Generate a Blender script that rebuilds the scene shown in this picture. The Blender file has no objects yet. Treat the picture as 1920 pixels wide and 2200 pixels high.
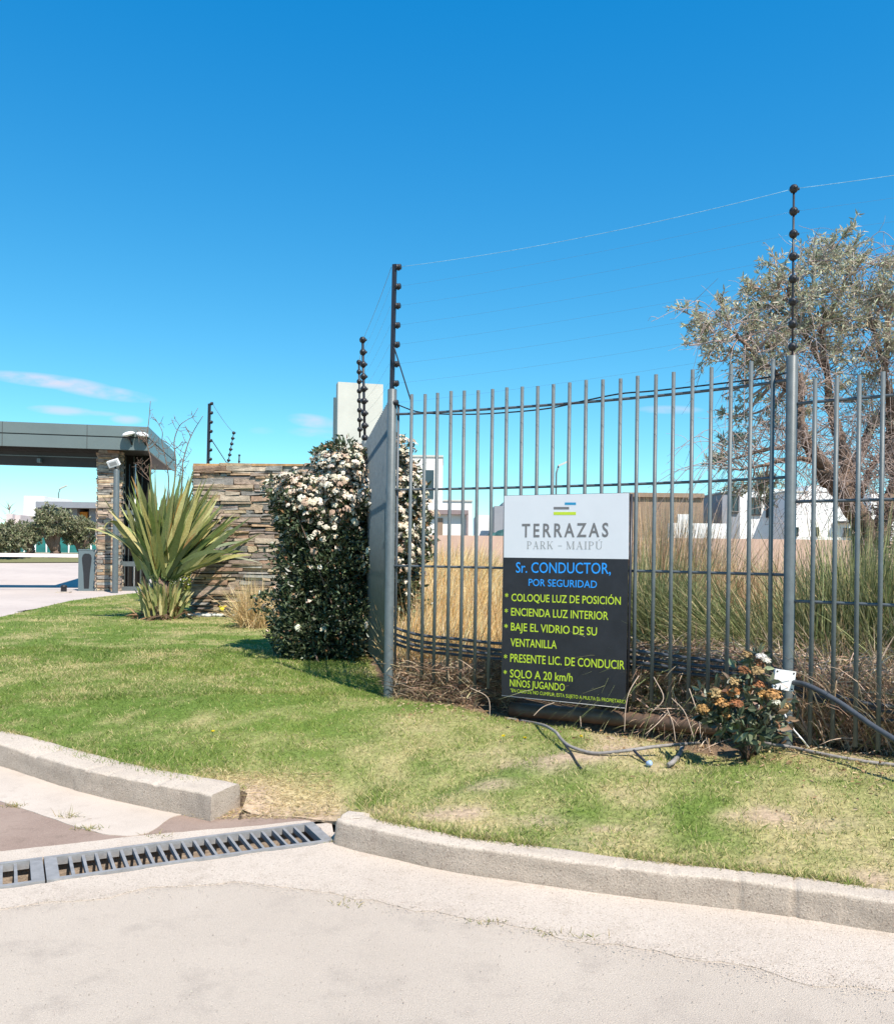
import bpy, math, random
import numpy as np
from mathutils import Matrix, Vector
R = np.random.default_rng(7)
random.seed(7)
SC = bpy.context.scene
COL = SC.collection
rad = math.radians

# ------------------------------------------------------------------ camera
F = 1900.0                       # focal length in pixels of a 1920 wide frame
CX, CY, HC = 960.0, 1187.0, 1.65
ROLL = rad(0.75)
cam = bpy.data.cameras.new('camera')
cam.sensor_fit = 'HORIZONTAL'
cam.sensor_width = 36
cam.lens = 36 * F / 1920
cam.shift_y = (CY - 1100) / 1920
cam.clip_start, cam.clip_end = 0.05, 3000
camo = bpy.data.objects.new('camera', cam)
COL.objects.link(camo)
camo.location = (0, 0, HC)
camo.rotation_euler = (rad(90), -ROLL, 0)
SC.camera = camo

# ------------------------------------------------------------------ sun, sky, exposure
SUN_EL = rad(54)
SUN_AZ = math.atan2(0.53, -0.85)              # clockwise from +Y towards +X
sun_dir = Vector((math.sin(SUN_AZ) * math.cos(SUN_EL), math.cos(SUN_AZ) * math.cos(SUN_EL), math.sin(SUN_EL)))
sl = bpy.data.lights.new('sun', 'SUN')
sl.energy = 4.7
sl.angle = rad(0.5)
sl.color = (1.0, 0.93, 0.83)
so = bpy.data.objects.new('sun', sl)
COL.objects.link(so)
so.rotation_euler = sun_dir.to_track_quat('Z', 'Y').to_euler()

w = bpy.data.worlds.new('World')
SC.world = w
w.use_nodes = True
nt = w.node_tree
nt.nodes.clear()
N = nt.nodes.new
L = nt.links.new
out = N('ShaderNodeOutputWorld')
bg = N('ShaderNodeBackground')
bg.inputs[1].default_value = 0.10
sky = N('ShaderNodeTexSky')
sky.sky_type = 'NISHITA'
sky.sun_disc = False
sky.sun_elevation = SUN_EL
sky.sun_rotation = SUN_AZ
sky.altitude = 900
sky.air_density = 1.0
sky.dust_density = 0.06
sky.ozone_density = 3.0
hs = N('ShaderNodeHueSaturation')
hs.inputs['Hue'].default_value = 0.497
hs.inputs['Saturation'].default_value = 1.22
hs.inputs['Value'].default_value = 1.3
L(sky.outputs[0], hs.inputs['Color'])


def m_(op, a, b=None, c=None):
    n = N('ShaderNodeMath')
    n.operation = op
    for i, v in enumerate((a, b, c)):
        if v is None:
            continue
        if isinstance(v, (int, float)):
            n.inputs[i].default_value = v
        else:
            L(v, n.inputs[i])
    return n.outputs[0]


# deep dry-air blue: each channel of the sky gets its own gain and offset
sr_, grade = N('ShaderNodeSeparateColor'), N('ShaderNodeCombineColor')
L(hs.outputs[0], sr_.inputs[0])
for i_, (gain, off) in enumerate(((.609, -.25), (.77, .34), (.44, 2.22))):
    v_ = m_('MULTIPLY_ADD', sr_.outputs[i_], gain, off)
    if i_ == 2: v_ = m_('MULTIPLY_ADD', sr_.outputs[1], .125, v_)
    L(m_('MAXIMUM', v_, .06), grade.inputs[i_])
# a few small wisps of cloud, fixed in the sky by direction
tc = N('ShaderNodeTexCoord')
sep = N('ShaderNodeSeparateXYZ')
L(tc.outputs['Generated'], sep.inputs[0])
yy = m_('MAXIMUM', sep.outputs[1], 0.05)
u_ = m_('DIVIDE', sep.outputs[0], yy)
w_ = m_('DIVIDE', sep.outputs[2], yy)
cmb = N('ShaderNodeCombineXYZ')
L(u_, cmb.inputs[0])
L(m_('MULTIPLY', w_, 3.0), cmb.inputs[1])
nz = N('ShaderNodeTexNoise')
nz.inputs['Scale'].default_value = 24
nz.inputs['Detail'].default_value = 6
L(cmb.outputs[0], nz.inputs['Vector'])
tot = None
for (px, py, a, b, tilt, s) in ((95, 818, 115, 13, .10, .85), (215, 842, 95, 13, .13, .75), (130, 882, 62, 9, .06, .6), (268, 901, 30, 9, .04, .55), (205, 888, 50, 5, .05, .3), (668, 905, 45, 13, .12, .6),
                                (680, 930, 55, 10, .05, .35), (1435, 880, 60, 8, .0, .45), (560, 925, 25, 7, 0, .12)):
    u0, w0 = (px - CX) / F, (CY - py) / F + (px - CX) / F * math.tan(ROLL)
    du = m_('SUBTRACT', u_, u0)
    dw = m_('ADD', m_('SUBTRACT', w_, w0), m_('MULTIPLY', du, tilt))
    q = m_('ADD', m_('POWER', m_('DIVIDE', m_('ABSOLUTE', du), a / F), 2.0), m_('POWER', m_('DIVIDE', m_('ABSOLUTE', dw), b / F), 2.0))
    v = m_('MULTIPLY', m_('MAXIMUM', m_('SUBTRACT', 1.0, m_('MULTIPLY', q, 0.6)), 0.0), s)
    tot = v if tot is None else m_('MAXIMUM', tot, v)
nm = m_('MINIMUM', m_('MAXIMUM', m_('MULTIPLY', m_('SUBTRACT', nz.outputs[0], 0.27), 3.6), 0.0), 1.0)
cl = m_('MULTIPLY', m_('MULTIPLY', tot, nm), m_('GREATER_THAN', sep.outputs[1], 0.06))
mx = N('ShaderNodeMix')
mx.data_type = 'RGBA'
L(cl, mx.inputs[0])
L(grade.outputs[0], mx.inputs[6])
mx.inputs[7].default_value = (5.0, 4.8, 5.5, 1)
L(mx.outputs[2], bg.inputs[0])
L(bg.outputs[0], out.inputs[0])

SC.view_settings.view_transform = 'Standard'
SC.view_settings.look = 'None'
SC.view_settings.exposure = 0.75
SC.view_settings.gamma = 1
SC.view_settings.use_curve_mapping = False
SC.render.engine = 'CYCLES'
SC.cycles.max_bounces = 6
SC.cycles.transparent_max_bounces = 8

# ------------------------------------------------------------------ helpers
CR, SR = math.cos(ROLL), math.sin(ROLL)


def ray(px, py):
    u, v = px - CX, CY - py
    return (u * CR - v * SR) / F, (u * SR + v * CR) / F


def at(px, py, d):
    """the point of the place seen at a pixel of the photo at depth d"""
    a, b = ray(px, py)
    return np.array((a * d, d, HC + b * d))


def gp(px, py, z=0.0):
    a, b = ray(px, py)
    d = (z - HC) / b
    return np.array((a * d, d, z))


def lin(r, g, b):
    f = lambda c: (c / 255 / 12.92) if c / 255 < .04045 else ((c / 255 + .055) / 1.055) ** 2.4
    return np.array((f(r), f(g), f(b)))


WM = {}


def mat(name, base, rough=.7, var=.15, scale=6., bump=.0, bscale=60., metal=0., base2=None, spec=.4, detail=5, contrast=1.0):
    m = bpy.data.materials.new(name)
    m.use_nodes = True
    t = m.node_tree
    p = t.nodes['Principled BSDF']
    p.inputs['Roughness'].default_value = rough
    p.inputs['Metallic'].default_value = metal
    p.inputs['Specular IOR Level'].default_value = spec
    base = np.array(base, float)
    c1 = np.clip(base * (1 - var), 0, 1)
    c2 = np.clip(base * (1 + var), 0, 1) if base2 is None else np.array(base2)
    tcn = t.nodes.new('ShaderNodeTexCoord')
    n = t.nodes.new('ShaderNodeTexNoise')
    n.inputs['Scale'].default_value = scale
    n.inputs['Detail'].default_value = detail
    n.inputs['Roughness'].default_value = .65
    t.links.new(tcn.outputs['Object'], n.inputs['Vector'])
    r = t.nodes.new('ShaderNodeValToRGB')
    r.color_ramp.elements[0].position = .5 - .22 / contrast
    r.color_ramp.elements[1].position = .5 + .22 / contrast
    r.color_ramp.elements[0].color = (*c1, 1)
    r.color_ramp.elements[1].color = (*c2, 1)
    t.links.new(n.outputs[0], r.inputs[0])
    t.links.new(r.outputs[0], p.inputs['Base Color'])
    if bump:
        b = t.nodes.new('ShaderNodeTexNoise')
        b.inputs['Scale'].default_value = bscale
        b.inputs['Detail'].default_value = 6
        t.links.new(tcn.outputs['Object'], b.inputs['Vector'])
        bn = t.nodes.new('ShaderNodeBump')
        bn.inputs['Strength'].default_value = min(bump, 1)
        bn.inputs['Distance'].default_value = .02
        t.links.new(b.outputs[0], bn.inputs['Height'])
        t.links.new(bn.outputs[0], p.inputs['Normal'])
    return m


def vmat(name, rough=.6, trans=0., bump=0., bscale=40., var=.2, vscale=30., spec=.3):
    """base colour from the object's own pigment attribute, varied by noise"""
    m = bpy.data.materials.new(name)
    m.use_nodes = True
    t = m.node_tree
    p = t.nodes['Principled BSDF']
    p.inputs['Roughness'].default_value = rough
    p.inputs['Specular IOR Level'].default_value = spec
    a = t.nodes.new('ShaderNodeAttribute')
    a.attribute_name = 'Col'
    tcn = t.nodes.new('ShaderNodeTexCoord')
    n = t.nodes.new('ShaderNodeTexNoise')
    n.inputs['Scale'].default_value = vscale
    n.inputs['Detail'].default_value = 5
    t.links.new(tcn.outputs['Object'], n.inputs['Vector'])
    mr = t.nodes.new('ShaderNodeMapRange')
    mr.inputs[1].default_value = .3
    mr.inputs[2].default_value = .7
    mr.inputs[3].default_value = 1 - var
    mr.inputs[4].default_value = 1 + var
    t.links.new(n.outputs[0], mr.inputs[0])
    x = t.nodes.new('ShaderNodeMix')
    x.data_type = 'RGBA'
    x.blend_type = 'MULTIPLY'
    x.inputs[0].default_value = 1
    t.links.new(a.outputs['Color'], x.inputs[6])
    t.links.new(mr.outputs[0], x.inputs[7])
    t.links.new(x.outputs[2], p.inputs['Base Color'])
    if bump:
        b = t.nodes.new('ShaderNodeTexNoise')
        b.inputs['Scale'].default_value = bscale
        b.inputs['Detail'].default_value = 6
        t.links.new(tcn.outputs['Object'], b.inputs['Vector'])
        bn = t.nodes.new('ShaderNodeBump')
        bn.inputs['Strength'].default_value = bump
        bn.inputs['Distance'].default_value = .02
        t.links.new(b.outputs[0], bn.inputs['Height'])
        t.links.new(bn.outputs[0], p.inputs['Normal'])
    if trans:
        tr = t.nodes.new('ShaderNodeBsdfTranslucent')
        t.links.new(x.outputs[2], tr.inputs[0])
        ms = t.nodes.new('ShaderNodeMixShader')
        ms.inputs[0].default_value = trans
        t.links.new(p.outputs[0], ms.inputs[1])
        t.links.new(tr.outputs[0], ms.inputs[2])
        t.links.new(ms.outputs[0], t.nodes['Material Output'].inputs[0])
    return m


def tag(o, label=None, cat=None, group=None, kind=None):
    if label: o['label'] = label
    if cat: o['category'] = cat
    if group: o['group'] = group
    if kind: o['kind'] = kind
    return o


def link(o, parent=None):
    COL.objects.link(o)
    if parent is not None:
        o.parent = parent
        o.matrix_parent_inverse = WM.get(parent.name, Matrix.Identity(4)).inverted()
    return o


def thing(name, loc, label, cat, group=None):
    o = bpy.data.objects.new(name, None)
    o.empty_display_size = .2
    o.location = [float(c) for c in loc]
    COL.objects.link(o)
    WM[o.name] = Matrix.Translation(o.location)
    return tag(o, label, cat, group)


class MB:
    """collects shapes and links them as one mesh object in world space"""

    def __init__(s):
        s.v, s.f, s.sm, s.c, s.n = [], [], [], [], 0

    def add(s, v, f, smooth=False, col=None):
        v = np.asarray(v, float).reshape(-1, 3)
        s.v.append(v)
        for q in f:
            s.f.append([i + s.n for i in q])
            s.sm.append(smooth)
        s.c.append(np.tile(np.array(col if col is not None else (.5, .5, .5)), (len(v), 1)) if col is None or np.ndim(col) == 1 else np.asarray(col))
        s.n += len(v)
        return s

    def box(s, c, half, ax=None, col=None, jit=0., smooth=False):
        """oriented box: centre, half sizes, ax = three axes"""
        ax = np.eye(3) if ax is None else np.asarray(ax, float)
        h = np.asarray(half, float)
        sg = np.array([(i, j, k) for k in (-1, 1) for j in (-1, 1) for i in (-1, 1)], float)
        v = np.asarray(c, float) + (sg * h) @ ax
        if jit: v = v + R.uniform(-jit, jit, v.shape)
        return s.add(v, [(0, 2, 3, 1), (4, 5, 7, 6), (0, 1, 5, 4), (2, 6, 7, 3), (0, 4, 6, 2), (1, 3, 7, 5)], smooth, col)

    def tube(s, pts, r, n=8, caps=True, col=None, smooth=True):
        P = np.asarray(pts, float)
        k = len(P)
        r = np.broadcast_to(np.asarray(r, float), (k,))
        T = np.gradient(P, axis=0)
        T /= np.linalg.norm(T, axis=1)[:, None] + 1e-12
        ref = np.array((0, 0, 1.)) if abs(T[0, 2]) < .8 else np.array((0, 1., 0))
        A = np.cross(T, ref)
        bad = np.linalg.norm(A, axis=1) < 1e-3
        A[bad] = np.cross(T[bad], np.array((1., .1, 0)))
        A /= np.linalg.norm(A, axis=1)[:, None] + 1e-12
        B = np.cross(T, A)
        th = np.linspace(0, 2 * np.pi, n, endpoint=False)
        v = (P[:, None] + r[:, None, None] * (np.cos(th)[None, :, None] * A[:, None] + np.sin(th)[None, :, None] * B[:, None])).reshape(-1, 3)
        f = [(i * n + j, i * n + (j + 1) % n, (i + 1) * n + (j + 1) % n, (i + 1) * n + j) for i in range(k - 1) for j in range(n)]
        s.add(v, f, smooth, col)
        if caps:
            b = s.n - len(v)
            s.f.append([b + j for j in range(n)][::-1])
            s.f.append([b + (k - 1) * n + j for j in range(n)])
            s.sm += [False, False]
        return s

    def lathe(s, base, prof, n=16, axis=(0, 0, 1), col=None):
        """prof: (radius, height) pairs along the axis"""
        z = np.array(axis, float)
        z /= np.linalg.norm(z)
        a = np.cross(z, (0, 1, 0) if abs(z[1]) < .9 else (1, 0, 0))
        a /= np.linalg.norm(a)
        b = np.cross(z, a)
        th = np.linspace(0, 2 * np.pi, n, endpoint=False)
        v = []
        for (r_, h_) in prof:
            for t in th:
                v.append(np.asarray(base, float) + z * h_ + r_ * (math.cos(t) * a + math.sin(t) * b))
        k = len(prof)
        f = [(i * n + j, i * n + (j + 1) % n, (i + 1) * n + (j + 1) % n, (i + 1) * n + j) for i in range(k - 1) for j in range(n)]
        return s.add(v, f, True, col)

    def build(s, name, material, parent=None):
        V = np.concatenate(s.v)
        me = bpy.data.meshes.new(name)
        me.from_pydata(V.tolist(), [], s.f)
        me.polygons.foreach_set('use_smooth', s.sm)
        ca = me.color_attributes.new('Col', 'FLOAT_COLOR', 'POINT')
        C = np.concatenate(s.c)
        ca.data.foreach_set('color', np.hstack([C, np.ones((len(C), 1))]).astype('f').ravel())
        me.materials.append(material)
        me.update()
        return link(bpy.data.objects.new(name, me), parent)


def quick_mesh(name, V, Fq, C, material, parent=None, smooth=False):
    """many equal faces at once: V (n,3), Fq (m,k) indices, C (n,3) pigment"""
    me = bpy.data.meshes.new(name)
    V = np.ascontiguousarray(V, dtype='f')
    Fq = np.ascontiguousarray(Fq, dtype='i')
    m, k = Fq.shape
    me.vertices.add(len(V))
    me.vertices.foreach_set('co', V.ravel())
    me.loops.add(m * k)
    me.loops.foreach_set('vertex_index', Fq.ravel())
    me.polygons.add(m)
    me.polygons.foreach_set('loop_start', np.arange(0, m * k, k, dtype='i'))
    me.polygons.foreach_set('loop_total', np.full(m, k, dtype='i'))
    me.polygons.foreach_set('use_smooth', np.full(m, smooth))
    ca = me.color_attributes.new('Col', 'FLOAT_COLOR', 'POINT')
    ca.data.foreach_set('color', np.hstack([C, np.ones((len(C), 1))]).astype('f').ravel())
    me.materials.append(material)
    me.update(calc_edges=True)
    me.validate()
    return link(bpy.data.objects.new(name, me), parent)


def unit(a):
    return a / (np.linalg.norm(a, axis=-1, keepdims=True) + 1e-9)


def rsph(n):
    return unit(R.normal(size=(n, 3)))


def leaf_mesh(name, P, D, ln, wd, C, material, parent=None, side=None, fold=.25):
    """leaves: base points P, directions D, a pointed oval of 6 vertices with a fold along its rib"""
    n = len(P)
    D = unit(D)
    ln = np.broadcast_to(ln, (n,))[:, None]
    wd = np.broadcast_to(wd, (n,))[:, None]
    S = unit(np.cross(D, rsph(n) if side is None else side))
    U = np.cross(S, D)
    V = np.stack([P, P + D * ln * .35 + S * wd * .5 + U * wd * fold, P + D * ln * .35 - S * wd * .5 + U * wd * fold, P + D * ln * .72 + S * wd * .36 + U * wd * fold * .5,
                  P + D * ln * .72 - S * wd * .36 + U * wd * fold * .5, P + D * ln - U * wd * .15], 1).reshape(-1, 3)
    b = (np.arange(n) * 6)[:, None]
    Fq = np.concatenate([b + np.array([[0, 1, 3, 5]]), b + np.array([[0, 5, 4, 2]])], 0)
    return quick_mesh(name, V, Fq, np.repeat(C, 6, 0), material, parent)


def blade_mesh(name, P, D, ln, wd, C, material, parent=None, droop=.3, seg=4, Ctip=None, taper=1.0, side=None, sway=None, wprof=None):
    """grass-like blades: strips of seg pieces that droop by gravity"""
    n = len(P)
    D = unit(D)
    ln = np.broadcast_to(ln, (n,))
    wd = np.broadcast_to(wd, (n,))
    droop = np.broadcast_to(droop, (n,))
    S = unit(np.cross(D, rsph(n))) if side is None else side
    t = np.linspace(0, 1, seg + 1)
    ctr = P[:, None] + D[:, None] * (ln[:, None] * t)[..., None]
    ctr[..., 2] -= (droop * ln)[:, None] * t[None] ** 2.2
    if sway is not None:
        ctr += sway[:, None] * (t[None] ** 2)[..., None]
    pw = (1 - t ** (1.5 * taper)) * .95 + .05 if wprof is None else np.array(wprof)
    hw = (wd[:, None] * .5 * pw[None])[..., None]
    V = np.stack([ctr - S[:, None] * hw, ctr + S[:, None] * hw], 2).reshape(n, -1, 3)
    nv = 2 * (seg + 1)
    q = np.array([(2 * i, 2 * i + 1, 2 * i + 3, 2 * i + 2) for i in range(seg)])
    Fq = (np.arange(n)[:, None, None] * nv + q[None]).reshape(-1, 4)
    if Ctip is None: Ctip = C
    CC = C[:, None] * (1 - t)[None, :, None] + Ctip[:, None] * t[None, :, None]
    CC = np.repeat(CC, 2, 1).reshape(-1, 3)
    return quick_mesh(name, V.reshape(-1, 3), Fq, CC, material, parent, True)


def pick(cols, n, jit=.15, p=None):
    c = np.array(cols)[R.choice(len(cols), n, p=p)]
    return np.clip(c * R.uniform(1 - jit, 1 + jit, (n, 1)) * R.uniform(1 - jit * .4, 1 + jit * .4, (n, 3)), 0, 1)


def noise2(x, y, s, seed=0):
    """smooth value noise of the plane"""
    g = np.random.default_rng(seed).uniform(0, 1, (257, 257))
    x, y = np.asarray(x) * s + 1000, np.asarray(y) * s + 1000
    i, j = np.floor(x).astype(int), np.floor(y).astype(int)
    fx, fy = x - i, y - j
    fx, fy = fx * fx * (3 - 2 * fx), fy * fy * (3 - 2 * fy)
    a = lambda p, q: g[p % 257, q % 257]
    return (a(i, j) * (1 - fx) + a(i + 1, j) * fx) * (1 - fy) + (a(i, j + 1) * (1 - fx) + a(i + 1, j + 1) * fx) * fy


def fbm(x, y, s, seed=0):
    return (noise2(x, y, s, seed) + .5 * noise2(x, y, s * 2.1, seed + 1) + .25 * noise2(x, y, s * 4.3, seed + 2)) / 1.75


def in_poly(x, y, poly):
    poly = np.asarray(poly)[:, :2]
    ins = np.zeros(np.shape(x), bool)
    j = len(poly) - 1
    for i in range(len(poly)):
        xi, yi = poly[i]
        xj, yj = poly[j]
        c = ((yi > y) != (yj > y)) & (x < (xj - xi) * (y - yi) / (yj - yi + 1e-12) + xi)
        ins ^= c
        j = i
    return ins


def near_line(x, y, line):
    """distance to a polyline, the nearest point and its position along the line"""
    line = np.asarray(line)[:, :2]
    best = np.full(np.shape(x), 1e9)
    bx, by, bt = np.zeros_like(best), np.zeros_like(best), np.zeros_like(best)
    for i in range(len(line) - 1):
        a, b = line[i], line[i + 1]
        d = b - a
        t = np.clip(((x - a[0]) * d[0] + (y - a[1]) * d[1]) / (d @ d), 0, 1)
        qx, qy = a[0] + t * d[0], a[1] + t * d[1]
        e = np.hypot(x - qx, y - qy)
        k = e < best
        best = np.where(k, e, best)
        bx, by, bt = np.where(k, qx, bx), np.where(k, qy, by), np.where(k, i + t, bt)
    return best, bx, by, bt


def resample(P, step):
    P = np.asarray(P, float)
    s = np.concatenate([[0], np.cumsum(np.linalg.norm(np.diff(P, axis=0), axis=1))])
    q = np.linspace(0, s[-1], max(2, int(s[-1] / step) + 1))
    return np.stack([np.interp(q, s, P[:, k]) for k in range(P.shape[1])], 1), q


def smooth_line(P, n=8):
    """Catmull-Rom through the points"""
    P = np.asarray(P, float)
    Q = np.vstack([2 * P[0] - P[1], P, 2 * P[-1] - P[-2]])
    o = []
    for i in range(1, len(Q) - 2):
        p0, p1, p2, p3 = Q[i - 1:i + 3]
        for t in np.linspace(0, 1, n, endpoint=False):
            o.append(.5 * (2 * p1 + (p2 - p0) * t + (2 * p0 - 5 * p1 + 4 * p2 - p3) * t * t + (3 * p1 - p0 - 3 * p2 + p3) * t ** 3))
    o.append(P[-1])
    return np.array(o)


# ------------------------------------------------------------------ materials
M = dict(
    paint=mat('grey_green_paint', (.100, .118, .124), .45, .17, 14, .06, 150),
    rail=mat('rail_paint', (.085, .10, .115), .45, .1, 9),
    dark=mat('dark_metal', (.022, .023, .032), .4, .2, 20),
    black=mat('black_plastic', (.02, .02, .024), .45, .2, 20),
    hose=mat('weathered_hose', (.060, .066, .078), .5, .25, 14, .1, 80),
    hosegrey=mat('bleached_hose', (.24, .215, .20), .7, .3, 25, .15, 90),
    pipe=mat('brown_pipe', (.125, .078, .052), .5, .3, 7, .15, 40),
    white=mat('white_plastic', (.80, .80, .80), .4, .03, 8),
    wire=mat('steel_wire', (.16, .19, .22), .4, .2, 20, metal=.4),
    fascia=mat('fascia_metal', (.125, .155, .155), .38, .07, 1.2),
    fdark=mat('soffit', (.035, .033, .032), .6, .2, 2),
    concrete=mat('kerb_concrete', (.47, .39, .32), .92, .16, 9, .75, 130),
    slab=mat('pale_slab', (.50, .50, .455), .8, .07, 1.5, .1, 30),
    stucco=mat('stucco', (.72, .70, .66), .85, .05, 2),
    whitewall=mat('white_wall', (.84, .83, .81), .8, .03, 1),
    brownwall=mat('brown_wall', (.27, .19, .135), .85, .12, 2),
    greywall=mat('grey_wall', (.25, .26, .29), .7, .1, 1),
    pinkwall=mat('perimeter_plaster', (.52, .36, .285), .9, .1, .8, .1, 20),
    glass=mat('dark_glass', (.035, .05, .06), .12, .2, 1, spec=.6),
    orange=mat('orange_door', (.75, .28, .03), .5, .1, 3),
    teal=mat('teal_mesh', (.02, .16, .15), .7, .3, 3),
    foliage=vmat('foliage', .5, .28),
    gloss=vmat('gloss_foliage', .38, .09, spec=.5),
    petal=vmat('petals', .7, .25),
    straw=vmat('straw', .75, .25),
    bark=mat('bark', (.17, .115, .085), .95, .45, 22, .9, 40),
    stone=vmat('ledge_stone', .85, 0, .6, 30, .28, 9),
    mortar=mat('mortar', (.05, .042, .035), .95),
    barrier=mat('barrier_pink', (.82, .70, .68), .5, .04, 3),
    pillow=mat('planter_block', (.42, .36, .31), .9, .15, 10, .3, 40),
    yellow=mat('yellow_petal', (.85, .65, .02), .6),
    galv=mat('galvanised_steel', (.235, .23, .23), .62, .22, 18, .12, 90),
)


# ------------------------------------------------------------------ ground sheets
def ground_mat(name, c1, c2, c3, s1, s2, speck, bump, bscale=90, speckscale=160, specks=(.12, .10, .085), stain=False):
    m = bpy.data.materials.new(name)
    m.use_nodes = True
    t = m.node_tree
    p = t.nodes['Principled BSDF']
    p.inputs['Roughness'].default_value = .93
    p.inputs['Specular IOR Level'].default_value = .2
    co = t.nodes.new('ShaderNodeTexCoord').outputs['Object']

    def noise(sc, det=5, ro=.6):
        n = t.nodes.new('ShaderNodeTexNoise')
        n.inputs['Scale'].default_value = sc
        n.inputs['Detail'].default_value = det
        n.inputs['Roughness'].default_value = ro
        t.links.new(co, n.inputs['Vector'])
        return n.outputs[0]

    def mix(fac, a, b, lo, hi):
        r = t.nodes.new('ShaderNodeMapRange')
        r.inputs[1].default_value = lo
        r.inputs[2].default_value = hi
        t.links.new(fac, r.inputs[0])
        x = t.nodes.new('ShaderNodeMix')
        x.data_type = 'RGBA'
        t.links.new(r.outputs[0], x.inputs[0])
        for k, v in ((6, a), (7, b)):
            if isinstance(v, tuple):
                x.inputs[k].default_value = (*v, 1)
            else:
                t.links.new(v, x.inputs[k])
        return x.outputs[2]
    a = mix(noise(s1), c1, c2, .38, .62)
    a = mix(noise(s2, 6, .7), a, c3, .52, .72)
    fine = noise(speckscale, 3, .7)
    a = mix(fine, a, specks, .555, .555 + .14 / max(speck, .01))
    a = mix(noise(speckscale * 1.7, 2, .6), a, tuple(min(.8, c * 1.35) for c in c2), .58, .70)
    p_in = a
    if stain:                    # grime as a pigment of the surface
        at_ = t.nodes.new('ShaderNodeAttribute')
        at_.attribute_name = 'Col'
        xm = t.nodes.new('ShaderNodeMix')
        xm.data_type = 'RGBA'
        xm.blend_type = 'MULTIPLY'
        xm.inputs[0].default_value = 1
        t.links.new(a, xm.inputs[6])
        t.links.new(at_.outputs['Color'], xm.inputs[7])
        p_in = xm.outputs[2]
    t.links.new(p_in, p.inputs['Base Color'])
    bn = t.nodes.new('ShaderNodeBump')
    bn.inputs['Strength'].default_value = bump
    bn.inputs['Distance'].default_value = .009
    t.links.new(noise(bscale, 8, .7), bn.inputs['Height'])
    t.links.new(bn.outputs[0], p.inputs['Normal'])
    return m


M['asphalt'] = ground_mat('worn_road', (.475, .40, .332), (.525, .445, .37), (.41, .345, .29), .8, 4, .8, .9, 170, 130, (.33, .28, .235))
M['apron'] = ground_mat('apron_concrete', (.51, .43, .36), (.56, .475, .40), (.44, .365, .30), 1.3, 6, 1.2, .9, 120, 110, (.30, .24, .18))
M['gutter'] = ground_mat('smooth_concrete', (.45, .38, .32), (.50, .425, .36), (.40, .335, .28), 1.5, 7, .7, .25, 80, 150, (.3, .26, .22))
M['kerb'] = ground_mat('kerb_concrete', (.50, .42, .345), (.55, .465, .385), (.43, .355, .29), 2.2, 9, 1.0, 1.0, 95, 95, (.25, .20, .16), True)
M['mud'] = ground_mat('dry_mud', (.25, .18, .145), (.29, .215, .175), (.20, .145, .115), 2, 9, .3, .5, 50, 110, (.42, .34, .27))
M['drive'] = ground_mat('driveway_concrete', (.43, .365, .33), (.48, .41, .37), (.39, .33, .30), .4, 2, .1, .1)
M['earth'] = ground_mat('earth', (.27, .19, .13), (.33, .245, .165), (.22, .155, .105), .3, 3, .4, .6)

# drain channel frame: local axes from its four corners on the road
gA, gB = gp(0, 1912), gp(719, 1810)
gC, gD = gp(706, 1768), gp(0, 1855)
gu = (gB - gA)[:2]
gu /= np.linalg.norm(gu)
gv = np.array((-gu[1], gu[0]))
g0 = gB[:2]                                        # front right corner of the drain


def gl(u, v, z=0.0):
    q = g0 + gu * u + gv * v
    return np.array((q[0], q[1], z))


GW, GL0, GL1 = 0.37, -2.62, 0.0                    # width across, reach to the left and right


def holed_sheet(name, z, box, material, kind='structure'):
    u0, u1, v0, v1 = box
    b = MB()
    for (a, c, e, f) in ((u0, GL0, v0, v1), (GL1, u1, v0, v1), (GL0, GL1, v0, 0), (GL0, GL1, GW, v1)):
        b.add([gl(a, e, z), gl(c, e, z), gl(c, f, z), gl(a, f, z)], [(0, 1, 2, 3)])
    return tag(b.build(name, material), kind=kind)


holed_sheet('ground', -.004, (-1500, 1500, -1500, 1500), M['earth'])
holed_sheet('road', 0, (-14, 14, -9, 4), M['asphalt'])


def ragged(poly, step=.05, amp=.012, seed=3, fixed=()):
    P, q = resample(np.vstack([poly, poly[:1]]), step)
    P = P[:-1]
    c = P.mean(0)
    for k in range(len(P)):
        if any(np.linalg.norm(P[k, :2] - np.array(f[:2])) < 1e-6 for f in fixed): continue
        P[k, 0] += amp * (2 * fbm(P[k, 0], P[k, 1], 5, seed) - 1) * 2
        P[k, 1] += amp * (2 * fbm(P[k, 0] + 9, P[k, 1], 5, seed + 5) - 1) * 2
    return P


def sheet(name, poly, z, material, amp=.0, seed=3, **k):
    P = np.array([(p[0], p[1], z) for p in poly])
    if amp: P = ragged(P, .04, amp, seed)
    b = MB()
    n = len(P)
    Q = P - np.array((0, 0, .012))
    b.add(np.vstack([P, Q]), [tuple(range(n))] + [(i, (i + 1) % n, n + (i + 1) % n, n + i) for i in range(n)])
    return tag(b.build(name, material), kind='structure')


# pale apron along drain and kerb
kerb_foot_r = [gp(*p) for p in ((728, 1818), (829, 1844), (972, 1875), (1177, 1905), (1381, 1933), (1585, 1957), (1708, 1974), (1817, 1991), (1920, 2008), (2150, 2042), (2500, 2090))]
ap = [gl(GL0 - 1.2, -.004), gl(.003, -.004), gl(.003, GW + .06), gl(.12, GW + .02)] + [p + np.array((.0, .06, 0)) for p in kerb_foot_r[1:]]
ap += [gp(*p) for p in ((2500, 2240), (2150, 2170), (1920, 2133), (1760, 2112), (1585, 2080), (1380, 2043), (1240, 2020), (1108, 1994), (960, 1966), (860, 1951), (760, 1928), (640, 1912), (509, 1900), (373, 1905), (170, 1934), (0, 1955), (-300, 1995))]
sheet('gutter_apron', ap, .004, M['apron'], .03)
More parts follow.
